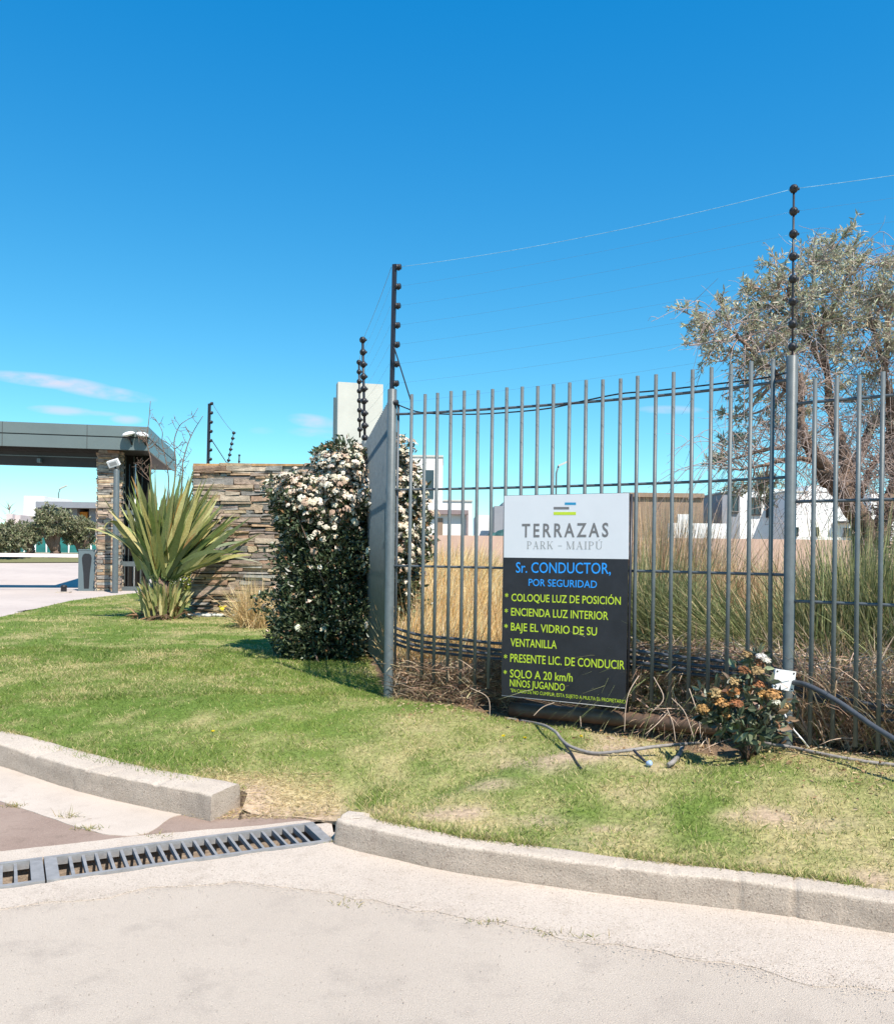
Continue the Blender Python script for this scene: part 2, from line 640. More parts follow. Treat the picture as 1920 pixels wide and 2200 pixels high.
# concrete lip behind the drain, old gutter slab, mud
lip = [gl(GL0 - 1.2, GW + .004), gl(-.01, GW + .004), gl(-.01, GW + .06), gl(-.5, GW + .10), gl(-1.0, GW + .16), gl(-1.6, GW + .2), gl(-2.2, GW + .22), gl(GL0 - 1.2, GW + .26)]
sheet('mud', [gp(*p) for p in ((-500, 1700), (0, 1640), (339, 1735), (445, 1745), (520, 1700), (760, 1722), (748, 1790), (716, 1790), (712, 1769), (640, 1776), (400, 1803), (100, 1835), (0, 1850), (-400, 1905))], .004, M['mud'], 0)
sheet('drain_lip', lip, .010, M['apron'], .010, 21)
sheet('gutter', [gp(*p) for p in ((-420, 1500), (0, 1630), (170, 1690), (339, 1735), (410, 1748), (372, 1758), (345, 1775), (318, 1792), (285, 1800), (225, 1797), (170, 1780), (80, 1751), (0, 1724), (-420, 1640))], .008, M['gutter'], .008, 33)

# ------------------------------------------------------------------ kerbs
M['kerbtop'] = M['concrete']


def kerb(name, foot, width, height, joints=(), label=None, seed=0, shear=0.):
    P, s = resample(np.array(foot)[:, :2], .015)
    T = np.gradient(P, axis=0)
    T = unit(T)
    Nn = np.stack([-T[:, 1], T[:, 0]], 1)
    prof = [(0, -.06), (-.004, .0), (0, .03), (.003, .06), (.005, .09), (.008, height - .016), (.013, height - .005), (.024, height), (.07, height + .002), (width * .7, height + .002), (width - .02, height), (width, height - .015), (width, -.05)]
    V = []
    for k, (o, z) in enumerate(prof):
        rough = 2.2 if k < 6 else 1.0
        on = (fbm(s, np.full_like(s, k * .35), 7, seed) - .5) * .008 * rough + (noise2(s, np.full_like(s, k * 1.7), 38, seed + 9) - .5) * .002 * rough
        zn = (fbm(s, np.full_like(s, k * .3), 4, seed + 3) - .5) * (.012 if z > .05 else 0)
        jn = np.zeros_like(s)
        for (j, dep) in joints:
            jn += dep * np.exp(-((s - j) / .012) ** 2)
        if 5 <= k <= 8:   # chipped arris
            zn -= np.clip(fbm(s, s * 0, 9, seed + 7) - .66, 0, 1) * .07
        off = o + on * (k not in (0, 12)) + jn * (k < 10)
        q = P + Nn * off[:, None] + T * (shear * np.clip(o / width, 0, 1) * np.clip((s - s[-1] + .9) / .9, 0, 1))[:, None]
        V.append(np.stack([q[:, 0], q[:, 1], z + zn - jn * (k >= 5) * .5], 1))
    V = np.stack(V, 1)
    n, m = V.shape[:2]
    f = [(i * m + j, (i + 1) * m + j, (i + 1) * m + j + 1, i * m + j + 1) for i in range(n - 1) for j in range(m - 1)]
    b = MB()
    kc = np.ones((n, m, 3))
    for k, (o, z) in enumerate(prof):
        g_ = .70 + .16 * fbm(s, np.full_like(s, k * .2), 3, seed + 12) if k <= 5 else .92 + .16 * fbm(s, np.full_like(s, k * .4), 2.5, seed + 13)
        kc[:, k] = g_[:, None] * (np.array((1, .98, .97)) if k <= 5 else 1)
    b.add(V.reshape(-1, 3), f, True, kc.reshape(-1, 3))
    for ring, fl in ((V[0], 1), (V[-1], -1)):
        c_ = ring[[0, -1, 5, 9]].mean(0)
        b.add(np.vstack([ring, c_]), [(i, (i + 1) % m, m)[::fl] for i in range(m)], False, (.85, .84, .83))
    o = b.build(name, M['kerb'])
    return tag(o, kind='structure')


kr = np.array([gp(735, 1790, 0)[:2]] + [p[:2] for p in kerb_foot_r])
kr = smooth_line(np.vstack([[kr[1] + np.array((.012, .20))], [kr[1] + np.array((-.025, .09))], kr[1:]]), 6)
_, s_all = resample(kr, .015)
Pk, sk = resample(kr, .015)


def along(px, py):
    q = gp(px, py)[:2]
    return sk[np.argmin(np.linalg.norm(Pk - q, axis=1))]


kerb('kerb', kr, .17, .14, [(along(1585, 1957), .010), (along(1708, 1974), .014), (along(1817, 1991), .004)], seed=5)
kl_px = [(-420, 1530), (-150, 1605), (0, 1648), (85, 1676), (170, 1703), (254, 1724), (339, 1743), (400, 1755), (452, 1767)]
kl = smooth_line([gp(*p)[:2] for p in kl_px], 5)
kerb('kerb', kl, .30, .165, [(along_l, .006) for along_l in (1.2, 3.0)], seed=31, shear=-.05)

# ------------------------------------------------------------------ lawn terrain
PL = at(838, 1187, 8.2)[:2]
PR = at(1696, 1196, 6.34)[:2]


def fence_d(px):
    s = (px - 838) / (1696 - 838)
    return 1 / ((1 - s) / 8.2 + s / 6.34) + .2 * 4 * s * (1 - s)


def off_line(P, w):
    P = np.asarray(P, float)
    T = unit(np.gradient(P, axis=0))
    return P + np.stack([-T[:, 1], T[:, 0]], 1) * w


e_r = off_line(kr[3:], .10)
e_l = off_line(kl, .15)
kT = unit((kl[-1] - kl[-4])[None])[0]
kN = np.array((-kT[1], kT[0]))
gap = [kl[-1] + kN * .31 - kT * .22, kl[-1] + kN * .31 + kT * .01, kl[-1] + kN * .12 + kT * .12, gp(545, 1756)[:2], gp(640, 1760)[:2], gp(716, 1772)[:2]]
far_left = [np.array(p) for p in ((-9.3, 27.5), (-9.55, 24.5), gp(150, 1291, .3)[:2], gp(60, 1312, .3)[:2], gp(-10, 1328, .3)[:2], (-8.6, 15.0), (-7.8, 12.4), (-6.2, 9.6))]
e_l = e_l[np.linalg.norm(e_l - e_l[-1], axis=1) > .22]
edge = np.vstack([np.array(far_left), e_l, np.array(gap), e_r])
edge_h = np.concatenate([np.full(5, .30), [.26, .22, .17], np.full(len(e_l), .150), [.145, .11, .03, .012, .012, .012], np.full(len(e_r), .128)])
lawn_poly = np.vstack([edge, [(9, 2.2), (9, 32), (-9.3, 32)]])
DITCH = np.array([at(1095, 1500, 7.70)[:2], at(1560, 1500, 6.58)[:2]])
HOLE = gp(1530, 1625, .25)[:2]


def lawn_h_raw(x, y):
    """terrain height: edge heights blended by distance, rising to the fence"""
    E, q = resample(np.column_stack([edge, edge_h]), .10)
    d = np.full(np.shape(x), 1e9)
    num, den = np.zeros(np.shape(x)), np.zeros(np.shape(x))
    for ex, ey, eh_ in E:
        d2_ = (x - ex) ** 2 + (y - ey) ** 2
        wt = 1 / (d2_ + .002) ** 2
        num += wt * eh_
        den += wt
    d = near_line(x, y, edge)[0]
    eh = num / den
    t = np.clip(d / 2.0, 0, 1)
    t = t * t * (3 - 2 * t)
    h = eh + (.30 - eh) * t
    h += (fbm(x, y, .9, 40) - .5) * .05 * np.clip(d / .8, 0, 1) * (y < 15)
    h += (fbm(x, y, 5, 44) - .5) * .018 * np.clip(d / .4, 0, 1)
    dd = near_line(x, y, DITCH)[0]
    h -= .16 * np.exp(-(dd / .27) ** 2)
    h -= .17 * np.exp(-(((x - HOLE[0]) / .36) ** 2 + ((y - HOLE[1]) / .30) ** 2) ** 2)
    # small eroded step in the bare soil
    st = near_line(x, y, np.array([gp(880, 1690, .2)[:2], gp(1010, 1655, .22)[:2], gp(1180, 1618, .25)[:2]]))[0]
    h -= .035 * np.exp(-(st / .11) ** 2)
    return h


GS = .075
gx = np.arange(-10.4, 7.0, GS)
gy = np.arange(2.6, 32.2, GS)
HG = lawn_h_raw(*np.meshgrid(gx, gy, indexing='ij'))


def lawn_h(x, y):
    u, v = np.clip((np.asarray(x) - gx[0]) / GS, 0, len(gx) - 1.001), np.clip((np.asarray(y) - gy[0]) / GS, 0, len(gy) - 1.001)
    i, j = u.astype(int), v.astype(int)
    fu, fv = u - i, v - j
    return (HG[i, j] * (1 - fu) + HG[i + 1, j] * fu) * (1 - fv) + (HG[i, j + 1] * (1 - fu) + HG[i + 1, j + 1] * fu) * fv


def inside_fence(x, y):
    """ground on the far side of the fence"""
    line = np.array([(-2.4, 22), (-1.1, 12), PL, PR, PR + 3 * (PR - PL)])
    poly = np.vstack([line, [(30, 40), (-2.4, 40)]])
    return in_poly(x, y, poly)


def spots(x, y, lst, z=.27):
    v = np.zeros(np.shape(x))
    for (px, py, rx, ry, s) in lst:
        c = gp(px, py, z)
        sx = rx / F * c[1]
        sy = ry / F * c[1] ** 2 / (HC - z)
        q = ((x - c[0]) / sx) ** 2 + ((y - c[1]) / sy) ** 2
        v = np.maximum(v, s * np.exp(-q ** 1.5))
    return v


DRY = [(640, 1325, 60, 14, .45), (930, 1560, 160, 26, .55), (560, 1690, 120, 26, .8), (520, 1730, 90, 22, 1.0), (640, 1735, 90, 22, 1.), (700, 1580, 120, 10, .35), (250, 1640, 160, 12, .5), (430, 1680, 90, 14, .6),
       (1010, 1715, 150, 22, .75), (1350, 1600, 150, 40, .85), (1700, 1735, 160, 26, .75), (1500, 1790, 170, 36, .55), (1850, 1800, 90, 50, .7), (1290, 1800, 200, 30, .5), (1820, 1650, 160, 22, .6), (780, 1735, 120, 20, .8),
       (1150, 1690, 120, 14, .5), (1620, 1850, 260, 14, .7), (1150, 1770, 260, 14, .6), (300, 1480, 200, 12, .25), (200, 1340, 150, 8, .2), (1700, 1640, 200, 14, .6)]
SOIL = [(960, 1700, 75, 13, 1.), (1060, 1660, 60, 9, .9), (1200, 1630, 110, 20, 1.), (1330, 1600, 70, 28, .75), (1150, 1718, 90, 8, .55), (1650, 1722, 80, 13, .75), (1780, 1742, 90, 10, .6), (1450, 1798, 55, 15, .5), (1420, 1650, 70, 8, .3),
        (1880, 1830, 60, 30, .6), (820, 1735, 40, 9, .8), (580, 1748, 130, 10, .6), (1310, 1730, 60, 5, .5), (1390, 1560, 80, 20, .5), (1860, 1625, 140, 16, .6), (1500, 1845, 100, 8, .5), (1250, 1755, 80, 7, .5)]
GAPD = [(590, 1742, 110, 20, 1.2), (510, 1726, 45, 22, 1.2), (690, 1738, 40, 14, 1.1)]
LUSH = [(800, 1655, 60, 17, 1.), (1520, 1700, 60, 12, 1.), (1260, 1700, 60, 12, .5), (350, 1600, 260, 40, .5), (1230, 1600, 55, 16, .7), (1500, 1670, 160, 14, .6), (650, 1450, 130, 20, .3), (960, 1600, 60, 10, .3), (1090, 1740, 80, 8, .5)]

X, Y = np.meshgrid(gx, gy, indexing='ij')
ins = in_poly(X, Y, lawn_poly)
d_, bx_, by_, bt_ = near_line(X, Y, np.vstack([lawn_poly, lawn_poly[:1]]))
Xs, Ys = np.where(ins, X, bx_), np.where(ins, Y, by_)
H = lawn_h(Xs, Ys)
c_ins = ins[:-1, :-1] | ins[1:, :-1] | ins[:-1, 1:] | ins[1:, 1:]
idx = np.arange(X.size).reshape(X.shape)
quads = np.stack([idx[:-1, :-1], idx[1:, :-1], idx[1:, 1:], idx[:-1, 1:]], -1)[c_ins]
used, inv = np.unique(quads, return_inverse=True)
LV = np.stack([Xs, Ys, H], -1).reshape(-1, 3)[used]


def lawn_fields(x, y):
    n1 = fbm(x, y, 1.4, 50)
    n2 = fbm(x, y, 5, 57)
    right = np.clip((x + .9) / 1.6, 0, 1) * np.clip((8.2 - y) / 1.0, 0, 1)
    dry = np.clip(.22 + .52 * right + (n1 - .5) * 1.9 + (n2 - .5) * 1.3, 0, 1) * .72
    dry = np.maximum(dry, spots(x, y, DRY) * (.55 + .9 * n2))
    dry = np.maximum(dry, spots(x, y, GAPD, .07))
    gd = near_line(x, y, np.array(gap[1:]))[0]
    dry = np.maximum(dry, 1.4 * np.exp(-(gd / .50) ** 2))
    soil = np.maximum(spots(x, y, SOIL) * (.35 + 1.3 * n2), spots(x, y, GAPD, .07) * (.15 + .6 * n2)) + .35 * right * np.clip((n2 - .55) * 4, 0, 1)
    lush = spots(x, y, LUSH)
    soil = np.maximum(soil, 1.1 * np.exp(-(gd / .26) ** 2) * (.45 + n2))
    dry = np.clip(dry * (1 - .85 * lush), 0, 1)
    soil = np.clip(soil * (1 - lush), 0, 1)
    return dry, soil, lush


GREEN, GREEN2, STRAW, SOILC = np.array((.135, .205, .040)), np.array((.235, .295, .066)), np.array((.55, .45, .225)), np.array((.40, .295, .205))
dry, soil, lush = lawn_fields(LV[:, 0], LV[:, 1])
base = (GREEN * .8)[None] * (1 - dry[:, None]) + (STRAW * .75)[None] * dry[:, None]
inn = inside_fence(LV[:, 0], LV[:, 1])
soil2 = np.where(inn, 1, soil)[:, None]
sc_ = np.where(inn[:, None], np.array((.17, .115, .075)), SOILC)
LC = base * (1 - soil2) + sc_ * soil2
# the cut edge of the turf goes down to the road
LQ = inv.reshape(quads.shape)
ES, _ = resample(edge, .05)
ez = lawn_h(ES[:, 0], ES[:, 1])
ne = len(ES)
EV = np.concatenate([np.column_stack([ES, ez]), np.column_stack([ES, np.full(ne, -.03)])])
eq = np.array([(i, i + 1, ne + i + 1, ne + i) for i in range(ne - 1)]) + len(LV)
LV = np.vstack([LV, EV])
LC = np.vstack([LC, np.tile(SOILC * .8, (2 * ne, 1))])
LQ = np.vstack([LQ, eq])
M['lawn'] = vmat('lawn_soil', .95, 0, .8, 45, .3, 28, .1)
tag(quick_mesh('lawn', LV, LQ, LC, M['lawn'], None, True), kind='structure')

# field behind the fence, reaching far, and the driveway to the gatehouse
sheet('field', [(9, -60), (900, -60), (900, 1400), (-900, 1400), (-900, 62), (-3, 62), (-3, 32), (-9.3, 31.9), (9, 31.9)], .30, M['earth'])


def drive_h(x, y):
    t = np.clip((y - 6.5) / 10, 0, 1)
    return .006 + .290 * t * t * (3 - 2 * t)


dx, dy = np.meshgrid(np.arange(-40, -3.0, .5), np.arange(6.0, 60, .5), indexing='ij')
dz = drive_h(dx, dy) + np.clip(dy - 31.5, 0, None) * .036
di = np.arange(dx.size).reshape(dx.shape)
dq = np.stack([di[:-1, :-1], di[1:, :-1], di[1:, 1:], di[:-1, 1:]], -1)
ok = (dx[:-1, :-1] < np.interp(dy[:-1, :-1], [6, 9.6, 12, 15, 22, 27.5, 60], [-6.2, -6.2, -7.8, -8.8, -9.2, -8.6, -3.5]))
tag(quick_mesh('driveway', np.stack([dx, dy, dz], -1).reshape(-1, 3), dq[ok], np.full((dx.size, 3), .5), M['drive'], None, True), kind='structure')

# ------------------------------------------------------------------ grass blades
M['grass'] = vmat('grass_blades', .6, .3, var=.1)


def make_grass():
    Pn, out_c, ln, wd = [], [], [], []
    # ragged tufts leaning over the kerbs
    for line, n in ((off_line(kr[3:], .165), 5200), (off_line(kl, .29), 3600)):
        Q, _ = resample(line, .004)
        Q = Q[R.integers(0, len(Q), n)] + R.normal(0, .022, (n, 2))
        k = fbm(Q[:, 0], Q[:, 1], 4, 88) > .42
        Q = Q[k]
        zq = lawn_h(Q[:, 0], Q[:, 1])
        Pn.append(np.column_stack([Q, np.maximum(zq, .125) + .004]))
        dq_ = (R.uniform(0, 1, len(Q)) < .5)[:, None]
        out_c.append(np.where(dq_, STRAW * R.uniform(.6, 1.2, (len(Q), 1)), GREEN2 * R.uniform(.6, 1.2, (len(Q), 1))))
        ln.append(R.uniform(.03, .075, len(Q)))
        wd.append(R.uniform(.003, .005, len(Q)))
    for (n, y0, y1, x0, x1) in ((150000, 3.6, 8.4, -4.6, 4.4), (70000, 8.2, 12, -6.6, .2), (60000, 11.6, 28, -10, -.5)):
        x = R.uniform(x0, x1, n)
        y = y0 + (y1 - y0) * R.uniform(0, 1, n) ** 1.25
        k = in_poly(x, y, lawn_poly) & ~inside_fence(x, y) & (np.abs(x) < y * .56 + .4)
        x, y = x[k], y[k]
        dry, soil, lush = lawn_fields(x, y)
        keep = R.uniform(0, 1, len(x)) > soil * .93
        x, y, dry, lush = x[keep], y[keep], dry[keep], lush[keep]
        z = lawn_h(x, y)
        g = R.uniform(0, 1, (len(x), 1))
        isdry = (R.uniform(0, 1, len(x)) < dry * .9 + .06)[:, None]
        c = np.where(isdry, STRAW * R.uniform(.7, 1.25, (len(x), 1)), (GREEN * (1 - g) + GREEN2 * g) * R.uniform(.65, 1.25, (len(x), 1)))
        yel = np.clip((noise2(x, y, .7, 91) - .4) * 1.6, 0, 1)[:, None] * (~isdry)
        c = c * (1 - yel * .5) + np.array((.33, .36, .08)) * yel * .5
        Pn.append(np.stack([x, y, z - .004], 1))
        out_c.append(c)
        ln.append(R.uniform(.020, .045, len(x)) * (1 + .9 * lush) * np.where(y > 8.3, 1.15, 1) * (.75 + 1.1 * np.clip(fbm(x, y, 6, 66) * 1.6 - .5, 0, 1)))
        wd.append(R.uniform(.0035, .006, len(x)) * np.clip(y / 7.5, 1, 2.4))
    P = np.concatenate(Pn)
    D = rsph(len(P)) * .75
    D[:, 2] = np.abs(D[:, 2]) * .6 + .55
    o = blade_mesh('grass', P, D, np.concatenate(ln), np.concatenate(wd), np.concatenate(out_c), M['grass'], None, .15, 2)
    tag(o, 'short mown lawn grass, green with straw coloured dry patches', 'grass', kind='stuff')


make_grass()

# ------------------------------------------------------------------ steel fence
NF = np.array((-.53, -.85))
BARS = [880, 908.8, 935.5, 964.3, 992.7, 1022.6, 1053.4, 1084, 1117, 1150.5, 1184, 1218.8, 1254, 1290, 1328, 1364.5, 1404, 1441.6, 1482.4, 1522.9, 1565, 1608, 1655]
zbar_end = lambda px: np.interp(px, [880, 930, 1050, 1394, 1475, 1605, 1655], [.52, .50, .45, .48, .44, .50, .46])


def fpt(px, y=1187):
    return at(px, y, fence_d(px))[:2]


def post(name, xy, r, z0, z1, parent):
    b = MB()
    b.lathe((xy[0], xy[1], 0), [(r, z0), (r, z1 - .004), (r - .004, z1), (0, z1 + .002)], 24)
    return b.build(name, M['paint'], parent)


f1 = thing('steel_fence', (PL[0], PL[1], .3), 'tall grey-green round bar fence panel that carries the black notice board', 'fence', 'steel bar fence panels')
for px in BARS:
    x, y = fpt(px)
    zt = 3.095 + R.normal(0, .004)
    tl = R.normal(0, .004, 2)
    b = MB()
    b.tube([(x + tl[0], y + tl[1], zbar_end(px) + R.normal(0, .015)), (x, y, 1.5), (x, y, zt)], .0155, 12)
    b.build('bar', M['paint'], f1)
RZ = [2.925, 2.225, 1.52]
for z in RZ:
    pts = [np.append(PL, z)] + [np.append(fpt(p) - NF * .026, z) for p in BARS] + [np.append(PR, z)]
    b = MB()
    b.tube(pts, .0115, 10)
    b.build('rail', M['rail'], f1)
post('post', PL, .043, .1, HC + (1187 - 838) / F * 8.2, f1)
post('post', PR, .040, -.05, HC + (1187 - 765 + 10) / F * 6.34, f1)
# narrow hinge stile welded beside the corner post
b = MB()
b.tube([(PL[0] + .058, PL[1] + .01, .55), (PL[0] + .058, PL[1] + .01, 3.02)], .012, 8)
b.build('stile', M['rail'], f1)

f2 = thing('steel_fence', (PR[0], PR[1], .3), 'lower grey-green round bar fence panel right of the thick post, with a diagonal brace', 'fence', 'steel bar fence panels')
B2 = [1746, 1792.6, 1841, 1891.6, 1944, 1998, 2055, 2115]
d2 = lambda px: 6.26 - (px - 1712) * (.36 / 208)
Q2 = [at(p, 1187, d2(p))[:2] for p in B2]
st2 = (Q2[-1] - Q2[-3]) / 2
Q2 += [Q2[-1] + st2 * k for k in range(1, 13)]
for x, y in Q2:
    b = MB()
    b.tube([(x + R.normal(0, .005), y, .34 + R.normal(0, .03)), (x, y, 1.5), (x, y, 2.90 + R.normal(0, .006))], .0155, 12)
    b.build('bar', M['paint'], f2)
for z in (2.745, 2.045, 1.335):
    pts = [np.append(PR, z)] + [np.append(q - NF * .026, z) for q in Q2]
    b = MB()
    b.tube(pts, .0115, 10)
    b.build('rail', M['rail'], f2)
b = MB()
brp = smooth_line([at(1700, 1466, 6.22), at(1735, 1473, 6.05), at(1800, 1508, 5.85), at(1870, 1557, 5.62), at(1925, 1592, 5.45), at(2010, 1650, 5.2)], 4)
b.tube(brp, .0185, 12)
b.build('brace', M['hose'], f2)

PS = at(781, 1187, 12.0)[:2]
f3 = thing('steel_fence', (PL[0], PL[1], .3), 'grey-green bar fence panel running back from the corner post beside the flowering hedge', 'fence', 'steel bar fence panels')
nb = 30
for k in range(1, nb):
    q = PL + (PS - PL) * k / nb
    b = MB()
    b.tube([(q[0], q[1], .45), (q[0], q[1], 3.095)], .0155, 10)
    b.build('bar', M['paint'], f3)
for z in RZ:
    b = MB()
    b.tube([np.append(PL, z) + np.array((.026, 0, 0)), np.append(PS, z) + np.array((.026, 0, 0))], .0100, 8)
    b.build('rail', M['rail'], f3)
post('post', PS, .045, .1, 3.15, f3)


# ------------------------------------------------------------------ electric fence poles and wires
def epole(base, top, label, kind, size=.03, n=8, bracket=(1, 0), first=.0, thick=.011):
    base, top = np.array(base, float), np.array(top, float)
    t = thing('electric_fence_pole', base, label, 'fence pole', 'electric fence poles')
    b = MB()
    ax = unit((top - base)[None])[0]
    if kind == 'flat':
        side = np.array((bracket[0], bracket[1], 0.))
        fr = np.cross(ax, side)
        b.box((base + top) / 2, (thick * 1.7, thick, np.linalg.norm(top - base) / 2), [side, fr, ax])
    else:
        b.tube([base, top], thick, 8)
    b.build('rod', M['dark'], t)
    pts = []
    for k in range(n):
        p = top + (base - top) * (first + (1 - first) * k / (n - .15))
        q = MB()
        if kind == 'flat':
            c = p + side * (thick * 1.7 + size * .75)
            q.lathe(c - side * size * 1.1, [(0, 0), (size * .45, 0), (size * .45, size * .5), (size * .9, size * .55), (size * .95, size * .95), (size * .5, size * 1.0), (size * .5, size * 1.3), (size * .9, size * 1.35), (size * .9, size * 1.75), (0, size * 1.8)], 10, side)
            q.box(c + np.array((0, 0, -size * .85)), (size * .35, size * .3, size * .22))
            pts.append(c + side * size * .5)
        else:
            q.lathe(p - ax * size, [(0, 0), (size * .6, size * .15), (size * .95, size * .6), (size, size), (size * .95, size * 1.4), (size * .6, size * 1.85), (0, size * 2)], 12, ax)
            q.lathe(p + np.array((0, -size * .7, 0)), [(size * .4, 0), (size * .4, size * .5), (0, size * .5)], 8, (0, -1, 0))
            q.lathe(p + np.array((size * .7, 0, 0)), [(size * .35, 0), (size * .35, size * .55), (0, size * .55)], 8, (1, 0, 0))
            pts.append(p)
        q.build('insulator', M['black'], t)
    return t, pts


zr = lambda py, d, px: at(px, py, d)
tL = at(846.5, 566, 8.17)
bL = at(842, 842, 8.17)
bL[:2] = PL + np.array((-.005, -.01))
tL[:2] = bL[:2] + np.array((.012, 0))
e1, w1 = epole(bL + np.array((0, 0, -.25)), tL, 'dark flat electric fence pole with eight spool insulators on the corner post', 'flat', .030, 8, (.93, -.37), .02, .0115)
# the rod reaches down beside the post: insulators only on its upper part
tR = at(1695, 405, 6.34)
bR = np.append(PR, 3.02)
tR[:2] = PR + np.array((-.005, 0))
e2, w2 = epole(bR, tR, 'thin electric fence rod with eight ball insulators on the thick right post', 'rod', .031, 8, thick=.0085)
tS = at(779, 730, 12.0)
e3, w3 = epole(np.append(PS, 3.05), tS, 'dark electric fence pole rising behind the flowering hedge, nearest the pale slab', 'rod', .045, 9, thick=.018)
e4, w4 = epole(at(773, 940, 15.5), at(771, 778, 15.5), 'short far electric fence pole just left of the one behind the hedge', 'rod', .045, 8, thick=.016)
PSf = np.array(at(773, 1187, 15.5)[:2])
e5, w5 = epole(at(446.5, 1000, 22) + np.array((0, 0, -.5)), at(450, 867, 22), 'dark flat electric fence pole standing behind the stone wall', 'flat', .042, 9, (.93, -.37), .0, .020)
e6, w6 = epole(at(489, 999, 27), at(502, 930, 27), 'thin leaning electric fence pole right of the flat one behind the stone wall', 'rod', .05, 6, thick=.014)
e7, w7 = epole(at(513, 1003, 25), at(514, 978, 25), 'short stub of electric fence pole above the stone wall', 'rod', .03, 2, thick=.02)


def wire(a, c, sag, r, label, grp, mtl='wire'):
    t = np.linspace(0, 1, 24)[:, None]
    P = np.asarray(a) * (1 - t) + np.asarray(c) * t
    P[:, 2] -= sag * 4 * (t * (1 - t))[:, 0]
    b = MB()
    b.tube(P, r, 5)
    return tag(b.build('fence_wire', M[mtl], None), label, 'wire', grp)


w2x = [p + np.array((2.2, -1.15, 0)) for p in w2]
M['poly'] = mat('pale_blue_twine', (.26, .44, .54), .6, .55, 45)
wire(w1[0], w2[0], .055, .0018, 'pale twisted top electric wire from the corner pole to the ball insulator rod', 'electric fence wires', 'poly')
wire(w2[0], w2x[0], .03, .0018, 'pale twisted top electric wire running right from the ball insulator rod', 'electric fence wires', 'poly')
for k in range(1, 8):
    wire(w1[k], w2[k], .03, .0006, 'thin grey electric wire below the top one, between corner pole and ball insulator rod', 'thin electric wires over the notice board panel')
    wire(w2[k], w2x[k], .02, .0006, 'thin grey electric wire below the top one, right of the ball insulator rod', 'thin electric wires right of the thick post')
for k in range(0, 8):
    wire(w1[k] - np.array((.08, 0, 0)), w3[k], .03, .0022 if k == 0 else .0008, 'thin electric wire running back from the corner pole to the pole behind the hedge', 'thin electric wires beside the hedge')
wire(w3[0], w4[0], .03, .004, 'short electric wire between the two poles behind the hedge', 'electric fence wires')
wire(w5[0], w6[0], .05, .006, 'electric wire from the flat pole to the leaning pole above the stone wall', 'electric fence wires')
wire(at(454, 944, 22), at(488, 996, 24), 0, .012, 'slanting stay rod between the two poles above the stone wall', 'electric fence wires', 'dark')
wire(at(846, 745, 8.12), np.append(fpt(881), 3.0), 0, .007, 'slanting stay rod from the corner pole down to the first fence bar', 'electric fence wires', 'dark')
# slack black cable hung along the top rail
cab = smooth_line([at(p, y, fence_d(p) + .03) for (p, y) in ((850, 868), (905, 886), (1000, 890), (1090, 886), (1180, 877), (1250, 862), (1330, 846), (1400, 840), (1520, 827), (1640, 812), (1692, 800))], 5)
b = MB()
b.tube(cab, .0065, 6)
tag(b.build('cable', M['black'], None), 'thin black cable sagging along the top rail of the fence', 'cable')

# ------------------------------------------------------------------ notice board
A0, B0 = at(1083, 1064.5, fence_d(1083) - .055), at(1352.6, 1058.4, fence_d(1352.6) - .055)
u_ax = B0 - A0
u_ax[2] = 0
u_ax /= np.linalg.norm(u_ax)
n_ax = np.cross(u_ax, (0, 0, 1.))              # towards the camera


def sgn(px, py):
    """photo pixel to coordinates on the board plane"""
    a, b2 = ray(px, py)
    o = np.array((0, 0, HC))
    dv = np.array((a, 1, b2))
    t = ((A0 - o) @ n_ax) / (dv @ n_ax)
    q = o + dv * t - A0
    return q @ u_ax, q[2]


cs = lambda cx, cy: sgn(900 + cx * .39947, 780 + cy * .39942)      # crop coordinates of the reading
c_tl, c_tr, c_bl, c_br = cs(458, 712), cs(1133, 697), cs(445, 1790), cs(1110, 1858)
print('sign corners', c_tl, c_tr, c_bl, c_br)
wl, wr = cs(457, 1046), cs(1128, 1055)
spos = lambda u, v, o=0.: A0 + u_ax * u + np.array((0, 0, v)) + n_ax * o
sg = thing('notice_board', spos((c_tl[0] + c_tr[0]) / 2, c_bl[1]), 'black and white notice board for drivers tied to the fence', 'sign')
M['board'] = mat('black_vinyl', (.018, .019, .025), .42, .3, 6, .05, 60)
M['panel'] = mat('white_vinyl', (.66, .67, .71), .5, .03, 3, .10, 4)
M['lime'] = mat('lime_print', (.50, .64, .035), .55, .04, 8)
M['blue'] = mat('blue_print', (.02, .31, .86), .55, .04, 8)
M['grey'] = mat('grey_print', (.17, .165, .17), .55, .08, 8)
M['greylight'] = mat('pale_grey_print', (.36, .36, .365), .55, .08, 8)
M['cyan'] = mat('cyan_print', (.02, .27, .50), .55, .04, 8)


def plate(name, quad, o0, o1, m, parent):
    q = [spos(u, v, o1) for u, v in quad] + [spos(u, v, o0) for u, v in quad]
    b = MB()
    b.add(q, [(0, 1, 2, 3), (7, 6, 5, 4), (0, 4, 5, 1), (1, 5, 6, 2), (2, 6, 7, 3), (3, 7, 4, 0)])
    return b.build(name, m, parent)


board = plate('board', [c_bl, c_br, c_tr, c_tl], -.006, .004, M['board'], sg)
plate('header_panel', [wl, wr, (c_tr[0] - .004, c_tr[1] - .003), (c_tl[0] + .003, c_tl[1] - .003)], .004, .0055, M['panel'], sg)
# folded metal frame edge on the right, frame rail under the lower edge
e_m = MB()
for (p, q) in ((c_tr, c_br),):
    e_m.tube([spos(p[0] + .012, p[1] - .01, -.012), spos(q[0] + .012, q[1] - .02, -.012)], .012, 6)
e_m.build('frame_edge', M['dark'], sg)
e_m = MB()
e_m.tube([spos(c_bl[0], c_bl[1] + .001, .003), spos(c_br[0], c_br[1] + .001, .003)], .0035, 6)
e_m.build('lower_edge', M['greylight'], sg)


